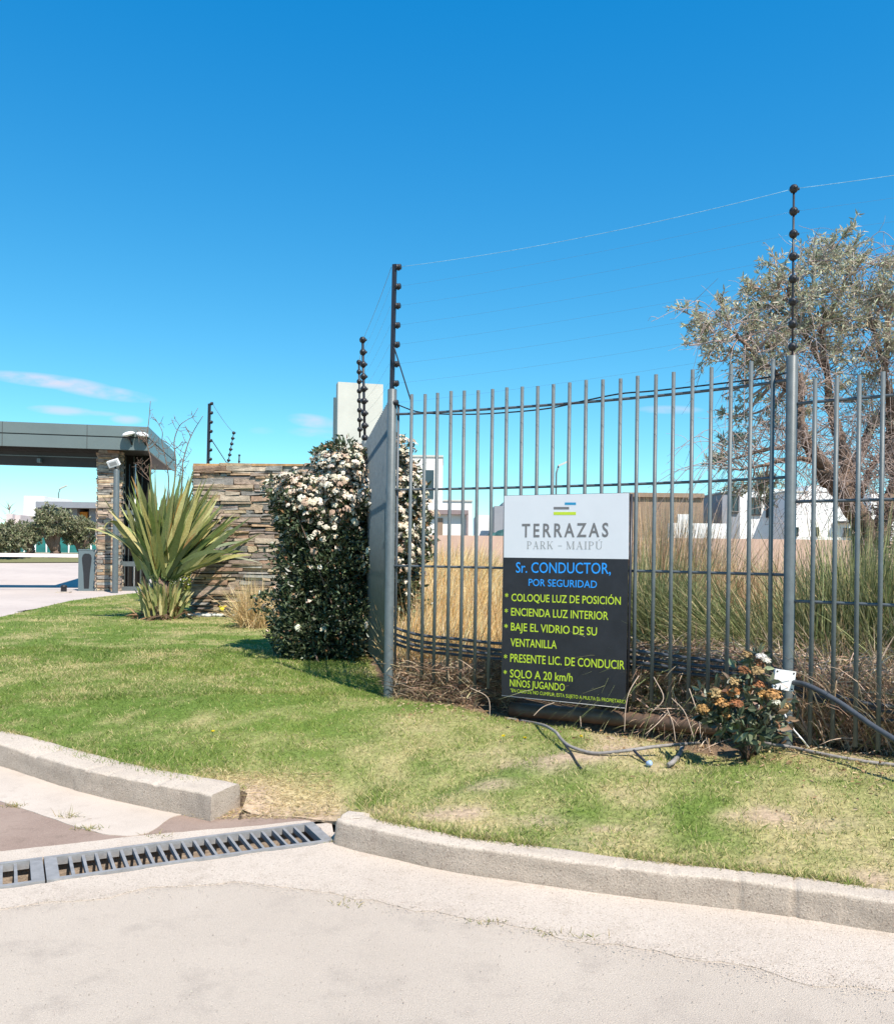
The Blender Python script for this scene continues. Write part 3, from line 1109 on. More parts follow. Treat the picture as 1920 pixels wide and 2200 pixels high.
def text_polys(body, spacing=1.0, off=0.0):
    c = bpy.data.curves.new('lettering', 'FONT')
    c.body = body
    c.space_character = spacing
    c.offset = off
    c.resolution_u = 3
    o = bpy.data.objects.new('lettering', c)
    COL.objects.link(o)
    dg = bpy.context.evaluated_depsgraph_get()
    me = bpy.data.meshes.new_from_object(o.evaluated_get(dg))
    V = np.array([v.co[:2] for v in me.vertices])
    Fq = [tuple(p.vertices) for p in me.polygons]
    bpy.data.objects.remove(o)
    bpy.data.curves.remove(c)
    bpy.data.meshes.remove(me)
    return V, Fq


def put_polys(name, V, Fq, p0, p1, cap, m, o, parent, capfont):
    """V scaled so that its width spans p0..p1 (baseline) and its cap height is cap"""
    x0, x1 = V[:, 0].min(), V[:, 0].max()
    s = (V[:, 0] - x0) / (x1 - x0)
    u = p0[0] + (p1[0] - p0[0]) * s
    v = p0[1] + (p1[1] - p0[1]) * s + V[:, 1] / capfont * cap
    P = np.array([spos(a, c, o) for a, c in zip(u, v)])
    b = MB()
    nrm = np.cross(P[Fq[0][1]] - P[Fq[0][0]], P[Fq[0][2]] - P[Fq[0][0]])
    if nrm @ n_ax < 0: Fq = [f[::-1] for f in Fq]
    b.add(P, Fq)
    return b.build(name, m, parent)


CAP = .682
up = lambda c, h: abs(cs(c[0], c[1] - h)[1] - cs(c[0], c[1])[1])
for (body, a, c2, h, m, o, sp, off) in (
        ('TERRAZAS', (554, 936), (1019, 934), 69, 'grey', .0066, 1.40, .020),
        ('Sr. CONDUCTOR,', (522, 1127), (1031, 1134), 55, 'blue', .005, 1, .004),
        ('POR SEGURIDAD', (590, 1198), (957, 1210), 37, 'blue', .005, 1, .004),
        ('*', (463, 1265), (481, 1265), 33, 'lime', .005, 1, .012), ('COLOQUE LUZ DE POSICIÓN', (498, 1280), (1085, 1300), 39, 'lime', .005, 1, .008),
        ('*', (461, 1348), (479, 1348), 33, 'lime', .005, 1, .012), ('ENCIENDA LUZ INTERIOR', (496, 1358), (1018, 1382), 41, 'lime', .005, 1, .008),
        ('*', (459, 1430), (478, 1431), 33, 'lime', .005, 1, .012), ('BAJE EL VIDRIO DE SU', (495, 1438), (957, 1466), 41, 'lime', .005, 1, .008),
        ('VENTANILLA', (493, 1523), (741, 1537), 42, 'lime', .005, 1, .008),
        ('*', (457, 1594), (475, 1595), 33, 'lime', .005, 1, .012), ('PRESENTE LIC. DE CONDUCIR', (491, 1607), (1106, 1648), 43, 'lime', .005, 1, .008),
        ('*', (455, 1678), (473, 1679), 33, 'lime', .005, 1, .012), ('SOLO A 20 km/h', (490, 1690), (826, 1714), 42, 'lime', .005, 1, .008),
        ('NIÑOS JUGANDO', (489, 1738), (784, 1764), 37, 'lime', .005, 1, .008),
        ('"EN CASO DE NO CUMPLIR, ESTA SUJETO A MULTA EL PROPIETARIO', (492, 1769), (1111, 1832), 18, 'lime', .005, 1, .0)):
    V, Fq = text_polys(body, sp, off)
    if body == '*': V[:, 1] -= V[:, 1].min() - .1
    put_polys('lettering', V, Fq, cs(*a), cs(*c2), up(a, h), M[m], o, board, CAP)


def serif_text(body):
    """thin modern serif capitals: thick stems .13, hairlines .03, cap height 1"""
    V, Fq, x = [], [], 0.0
    TK, HL = .135, .045

    def quad(a, b2, c, d):
        k = len(V)
        V.extend([a, b2, c, d])
        Fq.append((k, k + 1, k + 2, k + 3))

    def bar(x0, y0, x1, y1, wd):
        dx_, dy_ = x1 - x0, y1 - y0
        l = math.hypot(dx_, dy_)
        nx_, ny_ = -dy_ / l * wd / 2, dx_ / l * wd / 2
        quad((x0 - nx_, y0 - ny_), (x1 - nx_, y1 - ny_), (x1 + nx_, y1 + ny_), (x0 + nx_, y0 + ny_))

    def ser(xc, y, wd=.28):
        quad((xc - wd / 2, y - HL / 2), (xc + wd / 2, y - HL / 2), (xc + wd / 2, y + HL / 2), (xc - wd / 2, y + HL / 2))

    def stem(xc, wd=TK):
        bar(xc, 0, xc, 1, wd)
        ser(xc, HL / 2)
        ser(xc, 1 - HL / 2)

    def arc(cx, cy, rx, ry, a0, a1):
        ts = np.linspace(a0, a1, 13)
        for t, u in zip(ts[:-1], ts[1:]):
            f = lambda q, s: (cx + (rx - s * (HL + (TK - HL) * abs(math.cos(q)))) * math.cos(q), cy + (ry - s * HL) * math.sin(q))
            quad(f(t, 0), f(u, 0), f(u, 1), f(t, 1))
    for ch in body:
        if ch == ' ':
            x += .42
            continue
        if ch in 'PR':
            stem(x + .14)
            arc(x + .30, .73, .34, .27, -math.pi / 2, math.pi / 2)
            bar(x + .14, 1 - HL / 2, x + .3, 1 - HL / 2, HL)
            bar(x + .14, .46 + HL / 2, x + .3, .46 + HL / 2, HL)
            if ch == 'R':
                bar(x + .36, .48, x + .66, .03, TK)
                ser(x + .68, HL / 2, .2)
            x += .95 if ch == 'R' else .84
        elif ch == 'A':
            bar(x + .12, 0, x + .42, 1, HL)
            bar(x + .68, 0, x + .40, 1, TK)
            bar(x + .22, .33, x + .6, .33, HL)
            ser(x + .12, HL / 2, .22)
            ser(x + .69, HL / 2, .28)
            x += 1.0
        elif ch == 'K':
            stem(x + .14)
            bar(x + .2, .38, x + .66, .98, HL)
            bar(x + .36, .6, x + .68, .03, TK)
            ser(x + .68, 1 - HL / 2, .22)
            ser(x + .7, HL / 2, .24)
            x += 1.0
        elif ch == 'M':
            bar(x + .14, 0, x + .14, 1, HL)
            bar(x + .14, .98, x + .50, .02, TK * .9)
            bar(x + .50, .02, x + .86, .98, HL)
            bar(x + .88, 0, x + .88, 1, TK)
            ser(x + .14, HL / 2, .24)
            ser(x + .88, HL / 2)
            ser(x + .88, 1 - HL / 2)
            ser(x + .12, 1 - HL / 2, .2)
            x += 1.2
        elif ch == 'I':
            stem(x + .14)
            x += .46
        elif ch == 'Ú':
            bar(x + .14, .3, x + .14, 1, TK)
            ser(x + .14, 1 - HL / 2)
            bar(x + .68, .3, x + .68, 1, HL)
            ser(x + .68, 1 - HL / 2, .22)
            arc(x + .395, .3, .325, .3, math.pi, 2 * math.pi)
            bar(x + .38, 1.1, x + .52, 1.3, HL * 1.6)
            x += .9
        elif ch == '-':
            bar(x + .05, .42, x + .5, .42, HL * 1.3)
            x += .6
    return np.array(V), Fq


for (wd_, xa_, xb_) in (('PARK', 581, 722), ('-', 748, 770), ('MAIPÚ', 793, 986)):
    V, Fq = serif_text(wd_)
    put_polys('lettering', V, Fq, cs(xa_, 1000 + (xa_ - 581) * .005), cs(xb_, 1000 + (xb_ - 581) * .005), up((xa_, 1000), 41), M['greylight'], .0066, board, 1.0)
for (x0, y0, x1, y1, m) in ((785, 750, 845, 763, 'cyan'), (725, 774, 808, 787, 'grey'), (725, 801, 845, 817, 'lime')):
    plate('logo_bar', [cs(x0, y1), cs(x1, y1), cs(x1, y0), cs(x0, y0)], .0056, .0066, M[m], board)

# ------------------------------------------------------------------ hoses, pipe, box at the fence foot
for k, (o, yo) in enumerate(((.05, -10), (.075, 4), (.06, 14), (.085, 24))):
    pts = smooth_line([at(p, y + yo, fence_d(p) + o) for (p, y) in ((846, 1358), (872, 1367), (910, 1376), (990, 1384), (1075, 1393), (1200, 1398), (1370, 1410), (1460, 1422), (1560, 1432), (1640, 1442), (1690, 1455))], 5)
    b = MB()
    b.tube(pts, .0140, 8)
    tag(b.build('hose', M['hose'], None), ['topmost dark hose strung along the fence foot behind the notice board', 'second dark hose from the top of the bundle behind the notice board', 'third dark hose from the top of the bundle behind the notice board', 'lowest dark hose of the bundle behind the notice board'][k], 'hose', 'dark hoses strung along the fence')
for k, ys in enumerate((((1700, 1460), (1735, 1478), (1780, 1490), (1840, 1508), (1925, 1520), (2050, 1535)), ((1700, 1475), (1760, 1497), (1800, 1508), (1850, 1518), (1925, 1532), (2050, 1548)), ((1705, 1492), (1750, 1502), (1800, 1522), (1860, 1538), (1925, 1551), (2050, 1570)))):
    pts = smooth_line([at(p, y, d2(p) + .06 + .02 * k) for p, y in ys], 5)
    b = MB()
    b.tube(pts, .0150, 8)
    tag(b.build('hose', M['hose'], None), ['topmost dark hose behind the bars right of the thick post', 'middle dark hose behind the bars right of the thick post', 'lowest dark hose behind the bars right of the thick post'][k], 'hose', 'dark hoses strung along the fence')
b = MB()
pp = [at(1099, 1524, 7.84), at(1220, 1534, 7.53), at(1342, 1545, 7.23), at(1475, 1557, 6.93), at(1560, 1564, 6.76)]
b.tube(smooth_line(pp, 4), .062, 20)
tag(b.build('pipe', M['pipe'], None), 'brown plastic pipe lying on the ground under the notice board', 'pipe')


def drop(px, py, lift=.0, z=.27):
    q = gp(px, py, z)
    for _ in range(4): q = gp(px, py, float(lawn_h(np.array([q[0]]), np.array([q[1]]))[0]) + lift)
    return q


gh = thing('irrigation_hose', drop(1200, 1590), 'bleached grey hose looping over the lawn with two cut stubs', 'hose')
b = MB()
hp = [drop(x, y, l) for (x, y, l) in ((1090, 1544, .012), (1120, 1549, .02), (1165, 1558, .05), (1192, 1572, .07), (1205, 1588, .06), (1225, 1604, .03), (1265, 1617, .016), (1300, 1618, .02), (1360, 1611, .05), (1420, 1603, .09), (1501, 1597, .13))]
b.tube(smooth_line(hp, 6), .0115, 10)
b.build('tube', M['hosegrey'], gh)
b = MB()
b.tube(smooth_line([drop(1360, 1611, .05), drop(1372, 1624, .03), drop(1386, 1637, .015)], 5), .009, 8)
s1 = b.build('stub', M['dark'], gh)
b = MB()
q = drop(1390, 1641, .02)
b.lathe(q, [(0, 0), (.016, 0), (.018, .012), (.018, .03), (.012, .034), (0, .034)], 12, (.5, -.6, .25))
M['bluecap'] = mat('pale_blue_cap', (.30, .40, .58), .5)
b.build('cap', M['bluecap'], s1)
b = MB()
b.tube(smooth_line([drop(1466, 1602, .10), drop(1460, 1620, .05), drop(1447, 1636, .03), drop(1434, 1645, .02)], 5), .016, 8)
b.build('stub', M['hosegrey'], gh)
b = MB()
b.tube(smooth_line([drop(1210, 1596, .045), drop(1228, 1620, .01), drop(1238, 1638, .006), drop(1249, 1652, .004)], 5), .008, 6)
tag(b.build('root', M['dark'], None), 'short black cut root lying on bare soil under the grey hose', 'root')
b = MB()
hp = [drop(x, y, l) for (x, y, l) in ((1622, 1595, .09), (1660, 1600, .05), (1700, 1606, .02), (1750, 1617, .014), (1800, 1627, .012), (1860, 1637, .012), (1930, 1645, .012), (2050, 1660, .012))]
b.tube(smooth_line(hp, 5), .0125, 10)
tag(b.build('irrigation_hose', M['hosegrey'], None), 'bleached grey hose lying along the lawn edge right of the thick post', 'hose')
b = MB()
b.tube(smooth_line([at(1684, 1532, 6.27), at(1692, 1548, 6.2), at(1703, 1566, 6.1), at(1722, 1588, 5.95), drop(1738, 1608, .01)], 6), .0055, 8)
tag(b.build('cable', M['white'], None), 'white cable drooping from the foot of the thick post', 'cable')
# white junction box
jb = thing('junction_box', at(1682, 1460, 6.22), 'white square junction box strapped to the foot of the thick post', 'box')
c = at(1682, 1460, 6.235)
ax = np.array([(.985, -.12, -.12), (.12, .99, 0), (.12, -.01, .99)])
ax = unit(ax)
b = MB()
b.box(c, (.064, .03, .064), ax)
b.box(c - ax[1] * .032, (.070, .006, .070), ax)
b.build('lid', M['white'], jb)
b = MB()
for (i, j) in ((-1, 1), (1, 1), (1, -1), (-1, -1)):
    b.lathe(c - ax[1] * .038 + ax[0] * .056 * i + ax[2] * .056 * j, [(.006, 0), (.006, .003), (0, .003)], 8, -ax[1])
b.build('screws', M['dark'], jb)

# ------------------------------------------------------------------ drain grate
pit = MB()
zb = -.22
for (a, c) in (((GL0, 0), (GL1, 0)), ((GL1, 0), (GL1, GW)), ((GL1, GW), (GL0, GW)), ((GL0, GW), (GL0, 0))):
    pit.add([gl(*a, 0), gl(*c, 0), gl(*c, zb), gl(*a, zb)], [(0, 1, 2, 3)])
pit.add([gl(GL0, 0, zb), gl(GL1, 0, zb), gl(GL1, GW, zb), gl(GL0, GW, zb)], [(3, 2, 1, 0)])
M['pit'] = mat('drain_pit', (.27, .21, .16), .95, .3, 8, .6, 40)
tag(pit.build('drain_channel', M['pit'], None), kind='structure')
gu3, gv3 = np.append(gu, 0), np.append(gv, 0)


def grate(u0, u1, label, pitch=.0655):
    t = thing('drain_grate', gl((u0 + u1) / 2, GW / 2), label, 'drain grate', 'drain grates across the gutter')
    fr = MB()
    ax = [gu3, gv3, np.array((0, 0, 1.))]
    for v in (.014, GW - .014): fr.box(gl((u0 + u1) / 2, v, -.008), ((u1 - u0) / 2, .014, .022), ax)
    for u in (u0 + .03, u1 - .03): fr.box(gl(u, GW / 2, -.007), (.030, GW / 2 - .0285, .020), ax)
    fr.build('frame', M['galv'], t)
    n = int(round((u1 - u0 - .12) / pitch))
    for k in range(1, n):
        u = u0 + .06 + (u1 - u0 - .12) * k / n
        b = MB()
        b.box(gl(u, GW / 2, -.008), (.0075, GW / 2 - .0285, .014), ax, jit=.0012)
        b.build('bar', M['galv'], t)
    return t


ug = (gp(97, 1885)[:2] - g0) @ gu
grate(ug + .004, -.008, 'long galvanised drain grate between the joint and the kerb end')
grate(GL0 + .004, ug - .004, 'galvanised drain grate running out of the picture at lower left')
# leaf litter in the channel
P = np.stack([R.uniform(GL0, -.05, 1500), R.uniform(.03, GW - .03, 1500)], 1)
PP = np.array([gl(a, c, zb + .012 + .07 * R.uniform() ** 2) for a, c in P])
D = rsph(len(PP))
D[:, 2] *= .3
tag(blade_mesh('litter', PP, D, R.uniform(.03, .14, len(PP)), R.uniform(.004, .012, len(PP)), pick([(.52, .39, .22), (.36, .26, .15), (.6, .5, .34)], len(PP)), M['straw'], None, .05, 2), 'dry leaf litter lying in the drain channel', 'litter', kind='stuff')

# ------------------------------------------------------------------ stone wall and gate pillar
STONES = [lin(165, 140, 120), lin(190, 162, 130), lin(150, 130, 118), lin(178, 140, 98), lin(140, 138, 132), lin(196, 176, 150), lin(160, 120, 90), lin(118, 104, 98), lin(205, 180, 140), lin(150, 152, 145)]


def ledgestone(mb, o, u, n, width, z0, z1, depth=.05, seed=0, lmin=.14, lmax=.7, hmin=.04, hmax=.14, notch=None):
    rg = np.random.default_rng(seed)
    z = z0
    row = 0
    while z < z1 - .01:
        h = min(rg.uniform(hmin, hmax) if rg.uniform() < .7 else rg.uniform(hmin, hmin * 1.8), z1 - z)
        x = 0.0
        while x < width - .01:
            l = min(rg.uniform(lmin, lmax) * (1.25 if h > .08 else 1), width - x)
            if width - x - l < .08: l = width - x
            pr = rg.uniform(0, depth)
            g = .009
            split = 2 if (h > .09 and rg.uniform() < .35) else 1
            zz = z
            for sidx in range(split):
                hh = h / split if split == 1 else (h * (.4 if sidx == 0 else .6))
                c = (STONES[rg.integers(len(STONES))] * .6 + np.array((.30, .245, .20)) * .4) * np.array((.98, 1.0, 1.03)) * rg.uniform(.74, 1.08)
                cc = o + u * (x + l / 2) + n * (pr / 2 + .02) + np.array((0, 0, zz + hh / 2))
                half = (l / 2 - g / 2, pr / 2 + .05, hh / 2 - g / 2)
                sg_ = np.array([(i, j, k) for k in (-1, 1) for j in (-1, 1) for i in (-1, 1)], float)
                v = cc + (sg_ * half) @ np.array([u, n, (0, 0, 1.)])
                v += (rg.uniform(-1, 1, (8, 3)) * np.array((.022, .014, .016 * min(1, hh / .06))))
                mb.add(v, [(0, 2, 3, 1), (4, 5, 7, 6), (0, 1, 5, 4), (2, 6, 7, 3), (0, 4, 6, 2), (1, 3, 7, 5)], False, c * rg.uniform(.9, 1.1))
                zz += hh
            x += l
        z += h
        row += 1


WD = 18.2
wa, wb = at(420, 1187, WD)[:2], at(700, 1187, WD - .25)[:2]
wu = np.append((wb - wa) / np.linalg.norm(wb - wa), 0)
wn = np.array((wu[1], -wu[0], 0))
ztop = at(470, 1002, WD)[2]
zlow = .12
wl_ = np.linalg.norm(wb - wa)
sw = thing('stone_wall', np.append((wa + wb) / 2, .2), 'brown ledgestone garden wall behind the sword leaved plant', 'wall')
b = MB()
ledgestone(b, np.append(wa, 0) + wn * .10, wu, wn, wl_, zlow, ztop, .06, 3)
ledgestone(b, np.append(wa, 0) - wn * .22 + wu * .03, -np.array((-wn[0], -wn[1], 0)), -wu, .30, zlow, ztop, .04, 5)
b.build('stones', M['stone'], sw)
b = MB()
b.box(np.append((wa + wb) / 2, (zlow + ztop - .02) / 2) - wn * .05, (wl_ / 2 - .02, .16, (ztop - .03 - zlow) / 2), [wu, -wn, np.array((0, 0, 1.))])
b.build('core', M['mortar'], sw)
b = MB()
x = 0
while x < wl_:
    l = R.uniform(.5, 1.1)
    b.box(np.append(wa, ztop + .02) + wu * (x + l / 2) - wn * .03, (l / 2 - .004, .23, .022), [wu, -wn, np.array((0, 0, 1.))], STONES[R.integers(6)] * R.uniform(.7, .95), .012)
    x += l
b.build('coping', M['stone'], sw)

# gatehouse ------------------------------------------------------------------
ga = math.radians(11)
GX, GY = np.array((math.cos(ga), math.sin(ga), 0)), np.array((-math.sin(ga), math.cos(ga), 0))
rc = at(316, 1187, 27.3)
rc[2] = 0
gq = lambda x, y, z: rc + GX * x + GY * y + np.array((0, 0, z))
gax = [GX, GY, np.array((0, 0, 1.))]
house = thing('gatehouse', gq(-4, 3.5, .3), 'flat roofed grey-green gatehouse with a stone pillar over the driveway', 'gatehouse')
zt, zm, zb_ = at(316, 917, 27.3)[2], at(316, 941, 27.3)[2], at(318, 968, 27.3)[2]
LEN, DEP = 15.0, 7.3


def bx(mb, x0, x1, y0, y1, z0, z1, col=None):
    mb.box(gq((x0 + x1) / 2, (y0 + y1) / 2, (z0 + z1) / 2), ((x1 - x0) / 2, (y1 - y0) / 2, (z1 - z0) / 2), gax, col)


b = MB()
DX, DY = -2.5, 1.7                              # narrow portal over the drive, deep roof over the booth
bx(b, DX, 0, 0, DEP, zm + .015, zt)
bx(b, -LEN, DX, 0, DY, zm + .015, zt)
rf = b.build('roof', M['fascia'], house)
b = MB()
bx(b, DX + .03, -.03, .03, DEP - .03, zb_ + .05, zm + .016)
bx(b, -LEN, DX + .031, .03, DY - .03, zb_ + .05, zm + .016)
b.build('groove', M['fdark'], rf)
b = MB()
bx(b, -LEN, 0.0, 0.0, .06, zb_, zm - .02)
bx(b, -.06, 0.0, .061, DEP, zb_, zm - .02)
b.build('fascia', M['fascia'], rf)
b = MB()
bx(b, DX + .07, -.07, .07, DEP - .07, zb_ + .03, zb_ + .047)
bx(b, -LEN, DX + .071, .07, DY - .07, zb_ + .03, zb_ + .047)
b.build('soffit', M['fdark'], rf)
b = MB()
for k in range(6): bx(b, -LEN + 1.2 + k * 2.4, -LEN + 1.214 + k * 2.4, -.004, -.0005, zb_ + .002, zt - .002)
for k in range(1, 3): bx(b, .0005, .004, k * 2.4, k * 2.4 + .014, zb_ + .002, zt - .002)
b.build('joint', M['fdark'], rf)
# beams under the roof, over the drive
pz = .30
bzb = at(150, 1005, 28.0)[2]
pw0 = (np.append(at(216, 1187, 28.05)[:2], 0) - rc) @ GX
pw1 = (np.append(at(259, 1187, 28.1)[:2], 0) - rc) @ GX
b = MB()
bx(b, -LEN, pw0 - .002, .75, .95, bzb, zb_ + .028)
bx(b, -LEN, pw0 - .002, .55, .74, bzb + .45, zb_ + .028)
b.build('beam', M['fdark'], house)
b = MB()
bx(b, -LEN, pw0 - .002, .535, .549, bzb + .55, bzb + .57)
bx(b, -LEN, pw0 - .002, .735, .748, bzb + .28, bzb + .31)
b.build('trim', M['fascia'], house)
# back bay on the right, the roof's shade put into its near-black colour
b = MB()
xr = (np.append(at(322, 1187, 29.5)[:2], 0) - rc) @ GX
bx(b, pw1 - .75, xr, 2.0, 2.15, pz, zb_ + .029)
M['bay'] = mat('shade_toned_wall', (.018, .016, .015), .85, .3, 2, spec=.1)
b.build('back_wall', M['bay'], house)
b = MB()
for k in range(5): bx(b, pw1 - .3 + k * .26, pw1 - .285 + k * .26, 1.97, 1.997, pz + .2, zb_)
b.build('mullions', M['fascia'], house)
pil = thing('temporary', (0, 0, 0), None, None)
bpy.data.objects.remove(pil)
b = MB()
pwid = pw1 - pw0
ledgestone(b, gq(pw0, .60, 0), GX, -GY, pwid, pz - .1, zb_ + .02, .035, 11, .12, .5, .05, .12)
ledgestone(b, gq(pw1 - .02, .62, 0), GY, GX, .5, pz - .1, zb_ + .02, .03, 12, .12, .4, .05, .12)
ledgestone(b, gq(pw0 + .02, 1.10, 0), -GY, -GX, .5, pz - .1, zb_ + .02, .03, 13, .12, .4, .05, .12)
pil = b.build('pillar', M['stone'], house)
b = MB()
bx(b, pw0 + .02, pw1 - .02, .63, 1.12, pz - .1, zb_ + .01)
b.build('core', M['mortar'], pil)
# gate of bars beside the pillar
gt = thing('pedestrian_gate', gq(pw1 + .5, 1.0, pz), 'grey metal pedestrian gate with vertical bars right of the gate pillar', 'gate')
b = MB()
gw0, gw1 = pw1 + .06, pw1 + 1.15
zz = lambda py: at(285, py, 28.6)[2]
for (a, c) in ((1098, 1107), (1206, 1216), (1259, 1270)): bx(b, gw0, gw1, .95, 1.02, zz(c), zz(a))
bx(b, gw0 - .05, gw0 + .005, .94, 1.03, pz, zz(975))
bx(b, gw1 - .005, gw1 + .05, .94, 1.03, pz, zz(1100))
b.build('frame', M['paint'], gt)
for k in range(1, 6):
    b = MB()
    q = gq(gw0 + (gw1 - gw0) * k / 6, .985, 0)
    b.tube([q + np.array((0, 0, zz(1262))), q + np.array((0, 0, zz(1000) if k < 3 else zz(1102)))], .020 if k == 2 else .014, 8)
    b.build('bar', M['white'] if k == 2 else M['paint'], gt)
# twin flood light on the roof corner
fl = thing('twin_floodlight', gq(-.35, -.1, zm), 'white twin floodlight on the front corner of the gatehouse roof', 'floodlight')
for k, cxp in enumerate((-.58, -.16)):
    b = MB()
    c = gq(cxp, -.14, zm + .10)
    up_ = unit(np.array([[0.25 * (1 if k else -1), -.2, 1]]))[0]
    b.lathe(c - up_ * .08, [(0, 0), (.09, 0), (.19, .04), (.21, .055), (.15, .11), (.06, .135), (0, .135)], 16, up_)
    hd = b.build('lamp_head', M['white'], fl)
    b = MB()
    b.lathe(c - up_ * .16, [(0, 0), (.07, 0), (.08, .08), (0, .08)], 12, up_)
    b.tube([c - up_ * .12, gq(cxp + .1, -.02, zm - .22)], .03, 8)
    b.build('bracket', M['black'], fl)
# small camera under the beam
cm = thing('security_camera', gq((np.append(at(97, 1187, 28)[:2], 0) - rc) @ GX, .65, bzb), 'small grey camera under the gatehouse beam', 'camera')
b = MB()
q = gq((np.append(at(97, 1187, 28)[:2], 0) - rc) @ GX, .7, bzb)
b.box(q + np.array((0, -.1, .14)), (.05, .12, .06), gax)
b.tube([q + np.array((0, 0, .2)), q + np.array((0, -.05, .14))], .02, 6)
b.build('housing', M['fascia'], cm)
# pole with a small floodlight in front of the pillar
pl_ = thing('lamp_pole', at(247, 1272, 26.6), 'grey-green pole with a tilted white floodlight before the gate pillar', 'lamp post')
b = MB()
p0, p1 = at(247, 1276, 26.6), at(246, 1011, 26.6)
p0[2] = .26
p1[0] = p0[0] + .0
b.lathe(p0, [(.085, 0), (.085, p1[2] - p0[2]), (.06, p1[2] - p0[2] + .05), (0, p1[2] - p0[2] + .06)], 18)
b.build('pole', M['paint'], pl_)
b = MB()
c = at(244, 995, 26.5)
a1 = unit(np.array([[.93, -.1, .28]]))[0]
a3 = unit(np.array([[-.25, -.45, .88]]))[0]
a2 = np.cross(a3, a1)
a3 = np.cross(a1, a2)
b.box(c, (.17, .05, .10), [a1, a2, a3])
lh = b.build('lamp_head', M['white'], pl_)
b = MB()
b.box(c - a2 * .052, (.11, .004, .055), [a1, a2, a3])
b.build('lens', M['greylight'], lh)
b = MB()
b.tube([p1, c], .03, 8)
b.build('bracket', M['black'], pl_)
b = MB()
q = at(228, 1047, 27.8)
b.lathe(q + np.array((0, .1, .12)), [(0, 0), (.12, .02), (.16, .08), (.10, .16), (0, .2)], 12, (-.3, -.5, -.8))
tag(b.build('wall_lamp', M['black'], None), 'small black lamp on the front of the gate pillar', 'lamp')

# boom barrier
BD = 27.7
bb = thing('boom_barrier', at(185, 1272, BD), 'grey cabinet of a boom barrier with a pale arm across the drive', 'barrier')
c0, c1 = at(166, 1271, BD), at(205, 1183, BD)
c0[2] = .28
cw, ch = c1[0] - c0[0], c1[2] - c0[2]
b = MB()
b.box(((c0[0] + c1[0]) / 2, BD + .2, (c0[2] + c1[2]) / 2), (cw / 2, .2, ch / 2), gax)
M['cab'] = mat('cabinet_paint', (.115, .15, .165), .42, .06, 3)
cabo = b.build('cabinet', M['cab'], bb)
b = MB()
b.box(((c0[0] + c1[0]) / 2, BD + .2, c1[2] + .02), (cw / 2 + .01, .21, .018), gax)
b.build('cap', M['cab'], cabo)
b = MB()
prof = [(-.13, .38), (-.10, .62), (-.085, .8), (.085, .8), (.10, .62), (.13, .38), (.14, .25), (.11, .14), (.05, .085), (-.05, .085), (-.11, .14), (-.14, .25)]
prof = [(-.075, .93), (.075, .93), (.10, .55), (.145, .25), (.15, .18), (.12, .11), (.06, .075), (-.06, .075), (-.12, .11), (-.15, .18), (-.145, .25), (-.10, .55)]
ctr = np.array(((c0[0] + c1[0]) / 2, BD, c1[2])) + np.array((.01, .0, 0))
PPf = [ctr + GX * (x * cw / .57) - GY * .006 + np.array((0, 0, -z * ch)) for x, z in prof]
PPb = [p + GY * .03 for p in PPf]
nn = len(prof)
b.add(PPf + PPb, [tuple(range(nn))[::-1]] + [(i, (i + 1) % nn, nn + (i + 1) % nn, nn + i) for i in range(nn)])
b.build('inset', M['black'], cabo)
b = MB()
a0, a1 = at(168, 1194, BD - .06), at(-700, 1184, BD - 2.2)
dirv = a1 - a0
dirv[2] = 0
Ln = np.linalg.norm(dirv)
b.box((a0 + a1) / 2 * np.array((1, 1, 0)) + np.array((0, 0, a0[2])), (Ln / 2, .03, .055), [dirv / Ln, np.cross((0, 0, 1), dirv / Ln), (0, 0, 1)])
b.build('arm', M['barrier'], bb)
pb = thing('bollard_light', at(137, 1272, 26.6), 'small dark round light on a concrete block beside the drive', 'light')
b = MB()
q = at(137, 1271, 26.4)
b.lathe(q, [(.085, 0), (.085, .12), (.095, .13), (.09, .17), (.05, .2), (0, .205)], 16)
b.build('lantern', M['black'], pb)
b = MB()
b.box((q[0], q[1], q[2] - .16), (.19, .19, .16), gax)
b.build('block', M['pillow'], pb)

# concrete slab pylon
pyl = thing('concrete_pylon', at(774, 1240, 24), 'tall pale concrete slab rising behind the flowering hedge', 'pylon')
q0, q1 = at(726, 820, 24), at(823, 825, 24.3)
uu = unit((q1 - q0)[None] * np.array((1, 1, 0)))[0]
vv = np.array((-uu[1], uu[0], 0))
b = MB()
wdt = np.linalg.norm((q1 - q0)[:2])
b.box(np.append((q0 + q1)[:2] / 2, q0[2] / 2 + .1) + vv * .2, (wdt / 2, .2, q0[2] / 2 - .1), [uu, vv, (0, 0, 1)])
b.build('slab', M['slab'], pyl)
b = MB()
q2 = at(721, 853, 24.3)
b.box((q2[0], q2[1] + .25, q2[2] / 2 + .1), (.07, .2, q2[2] / 2 - .1))
b.build('side_fin', M['slab'], pyl)

# ------------------------------------------------------------------ far houses beyond the field


def rect_box(mb, x0, y0, x1, y1, d, depth, zbase=None, col=None):
    a, c = at(x0, y1, d), at(x1, y0, d)
    z0 = a[2] if zbase is None else zbase
    z1 = c[2]
    mb.box(((a[0] + c[0]) / 2, d + depth / 2, (z0 + z1) / 2), ((c[0] - a[0]) / 2, depth / 2, (z1 - z0) / 2), col=col)


